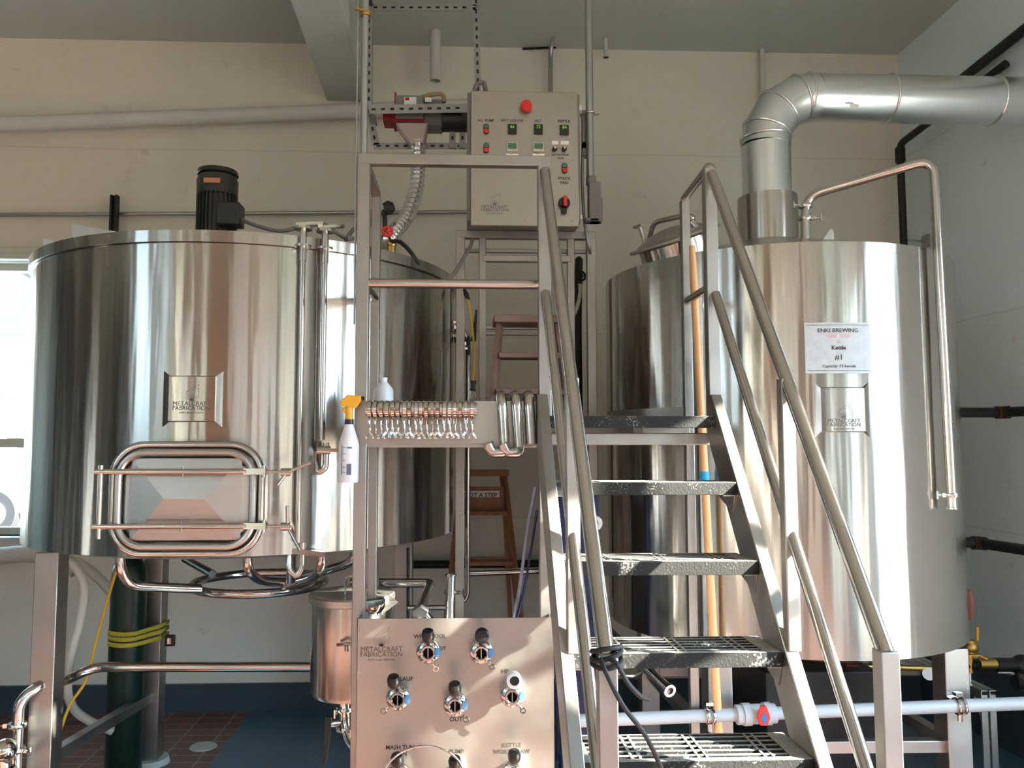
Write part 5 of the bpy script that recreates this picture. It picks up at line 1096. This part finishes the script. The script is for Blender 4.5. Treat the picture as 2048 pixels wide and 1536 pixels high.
MB().cyl(P(1940, 1345, yg), P(1940, 1296, yg), .015).ball(P(1942, 1294, yg), .035).cyl(P(1941, 1305, yg), P(1941, 1280, yg), .026).build('brass_valve', BRASS, t)
MB().bar(P(1955, 1254, yg - .03), P(1955, 1281, yg - .03), .012, .006).build('lever', YEL, t, .001)
MB().cyl(P(1940, 1345, yg), P(1940, 1364, yg), .007).box(P(1928, 0, yg).x, P(1955, 0, yg).x, yg - .02, yg + .02, P(0, 1367, yg).z, P(0, 1362, yg).z).cyl(P(1940, 1366, yg), Vector((P(1940, 0, yg).x, yg, 0)), .006).build('pipe_stand', GALV, t)
for k, px in enumerate((1969, 1986)):
    c = P(px, 1382, 3.75); tag(MB().bar((c.x, 3.75, c.z), (c.x - .0, 4.9, c.z), .03, .004).bar((c.x - .015, 3.75, c.z - .02), (c.x - .015, 4.9, c.z - .02), .004, .04).bar((c.x, 3.76, c.z - .02), (c.x, 3.76, 0), .03, .012, (0, 1, 0)).bar((c.x, 4.88, c.z - .02), (c.x, 4.88, 0), .03, .012, (0, 1, 0)).build('floor_channel', GALV), ('steel channel rail beside the kettle leg, nearer the kettle', 'steel channel rail beside the kettle leg, nearer the wall')[k], 'channel')
t = thing('gas_burner', (1.6, 4.0, 0), 'black burner housing with dial under the kettle', 'burner')
MB().box(1.42, 1.95, 3.72, 4.3, .12, .66).build('burner_box', BLACK, t, .01); MB().cyl(P(1858, 1348, 3.7), P(1858, 1348, 3.72), .028).build('dial', LABEL, t)
for x in (1.47, 1.9): MB().cyl((x, 4, 0), (x, 4, .13), .02).build('foot', IRON, t)
tag(MB().lathe([(0, 0), (.035, 0), (.035, .05), (.04, .05), (.04, .07), (.035, .07), (.035, .13), (0, .13)], P(1637, 1368, 3.9), seg=20).cyl(P(1637, 1330, 3.9), P(1637, 1300, 3.9), .02).build('drain_fitting', mat('bronze', (.12, .075, .03), .45, .8)), 'bronze ribbed fitting hanging below the kettle beside the stair', 'fitting')
pipe('burner_pipe', [P(1660, 1330, 3.85), P(1885, 1338, 3.85)], .014, BRASS, 'thin brass pipe running under the kettle bottom')
tag(MB().cyl(P(1690, 1337, 3.8), P(1718, 1340, 3.8), .022).build('red_union', mat('dull_red', (.25, .03, .03), .5)), 'dull red pipe union under the kettle', 'fitting')

# ================================================================ unseen extras added for the light and reflections
t = thing('street_building', (0, -15, 0), 'unseen brick building added behind the camera to block low sky', 'building')  # added to block low sky so the steel reflects darker
MB().box(-13, 14, -19, -15, -.1, 6.0).build('facade', BRICK, t)
dgf = mat('shopfront_glass', (.04, .05, .055), .15)
for k in range(9): MB().box(-12 + k * 2.9, -10.4 + k * 2.9, -15.02, -14.9, .9 if k % 2 else .1, 3.2).build('facade_window', dgf, t)
for (x, y, l) in ((-1.75, -4.1, 'front'), (-4.6, -1.5, 'left')):  # added poles, each giving one tank a copper streak
    tag(MB().cyl((x, y, 0), (x, y, ZC), .05, 20).build('reflection_pole', mat('copper_paint', (.45, .16, .06), .4)), 'unseen thin copper coloured pole by the %s windows, added for its reflection' % l, 'reflection_pole')
for (x, y, w_, h_, l) in ((-4.2, .9, .38, 2.7, 'by the left wall, nearest the windows'), (-4.35, 2.2, .34, 3.3, 'by the left wall, middle one'), (-4.3, 3.4, .42, 2.9, 'by the left wall, farthest from the windows'), (2.3, -3.2, .45, 2.6, 'near the right wall')):  # added tanks that put dark and light streaks in the steel
    t = thing('reflection_tank', (x, y, 0), 'unseen closed grey tank added for reflections, %s' % l, 'tank')
    MB().lathe([(0, .5), (w_, .7), (w_, h_), (w_ * .7, h_ + .15), (0, h_ + .2)], (x, y, 0), seg=48).build('shell', MOTOR if y != 2.2 else STEEL, t)
    for a in (45, 135, 225, 315): MB().cyl((x + w_ * .8 * math.cos(math.radians(a)), y + w_ * .8 * math.sin(math.radians(a)), 0), (x + w_ * .8 * math.cos(math.radians(a)), y + w_ * .8 * math.sin(math.radians(a)), .75), .03).build('leg', MOTOR, t)
# ================================================================ outside the left window
gm = mat('asphalt', (.30, .30, .29), .9, noise=.1); struct(MB().box(-40, 40, YB_ + .3, 40, -.1, .25).build('ground', gm))
tag(MB().prism([P(-60, 505, 6.0), P(72, 505, 6.0), P(72, 562, 6.0), P(4, 530, 6.0), P(-60, 528, 6.0)], (0, .3, 0)).build('awning', GREY), 'grey awning edge outside at the top of the left window', 'awning')
bm_ = mat('pale_facade', (.42, .44, .42), .8, noise=.04, nscale=3)
t = thing('street_building', (-12, 20, .25), 'pale building across the street seen through the left window', 'building')
MB().box(-24, -5, 20, 24, .25, 9).build('facade', bm_, t)
dgls = mat('dark_glass', (.05, .085, .095), .6)
for row, z0 in enumerate((1.4, 4.4, 7.0)):
    for k in range(9):
        x = -21 + k * 1.9; fo = MB().box(x, x + 1.0, 19.95, 20.02, z0, z0 + 1.5).build('facade_window', dgls, t)
t = thing('parked_car', (-9.2, 14, .25), 'pale silver car parked outside the left window', 'car')
cxx = P(35, 1000, 13.2).x; prof = [(-4.2, .35), (.55, .35), (.6, .75), (.45, .95), (-.55, 1.05), (-1.2, 1.65), (-3.4, 1.7), (-4.1, 1.15), (-4.25, .8)]
MB().prism([(cxx + x, 13.2, .25 + z_) for x, z_ in prof], (0, 1.7, 0)).build('car_body', CARP, t, .05)
MB().prism([(cxx + x, 13.18, .25 + z_) for x, z_ in ((-.75, 1.08), (-1.25, 1.55), (-3.3, 1.6), (-3.8, 1.12))], (0, .03, 0)).build('side_glass', dgls, t)
for x in (-.35, -3.2):
    for yy in (13.12, 14.75):
        wh = MB().cyl((cxx + x, yy, .25 + .36), (cxx + x, yy + .2, .25 + .36), .36, 28).build('wheel', RUBBER, t); MB().cyl((cxx + x, yy - .01, .61), (cxx + x, yy + .01, .61), .22, 20).build('hub', CHROME, wh)
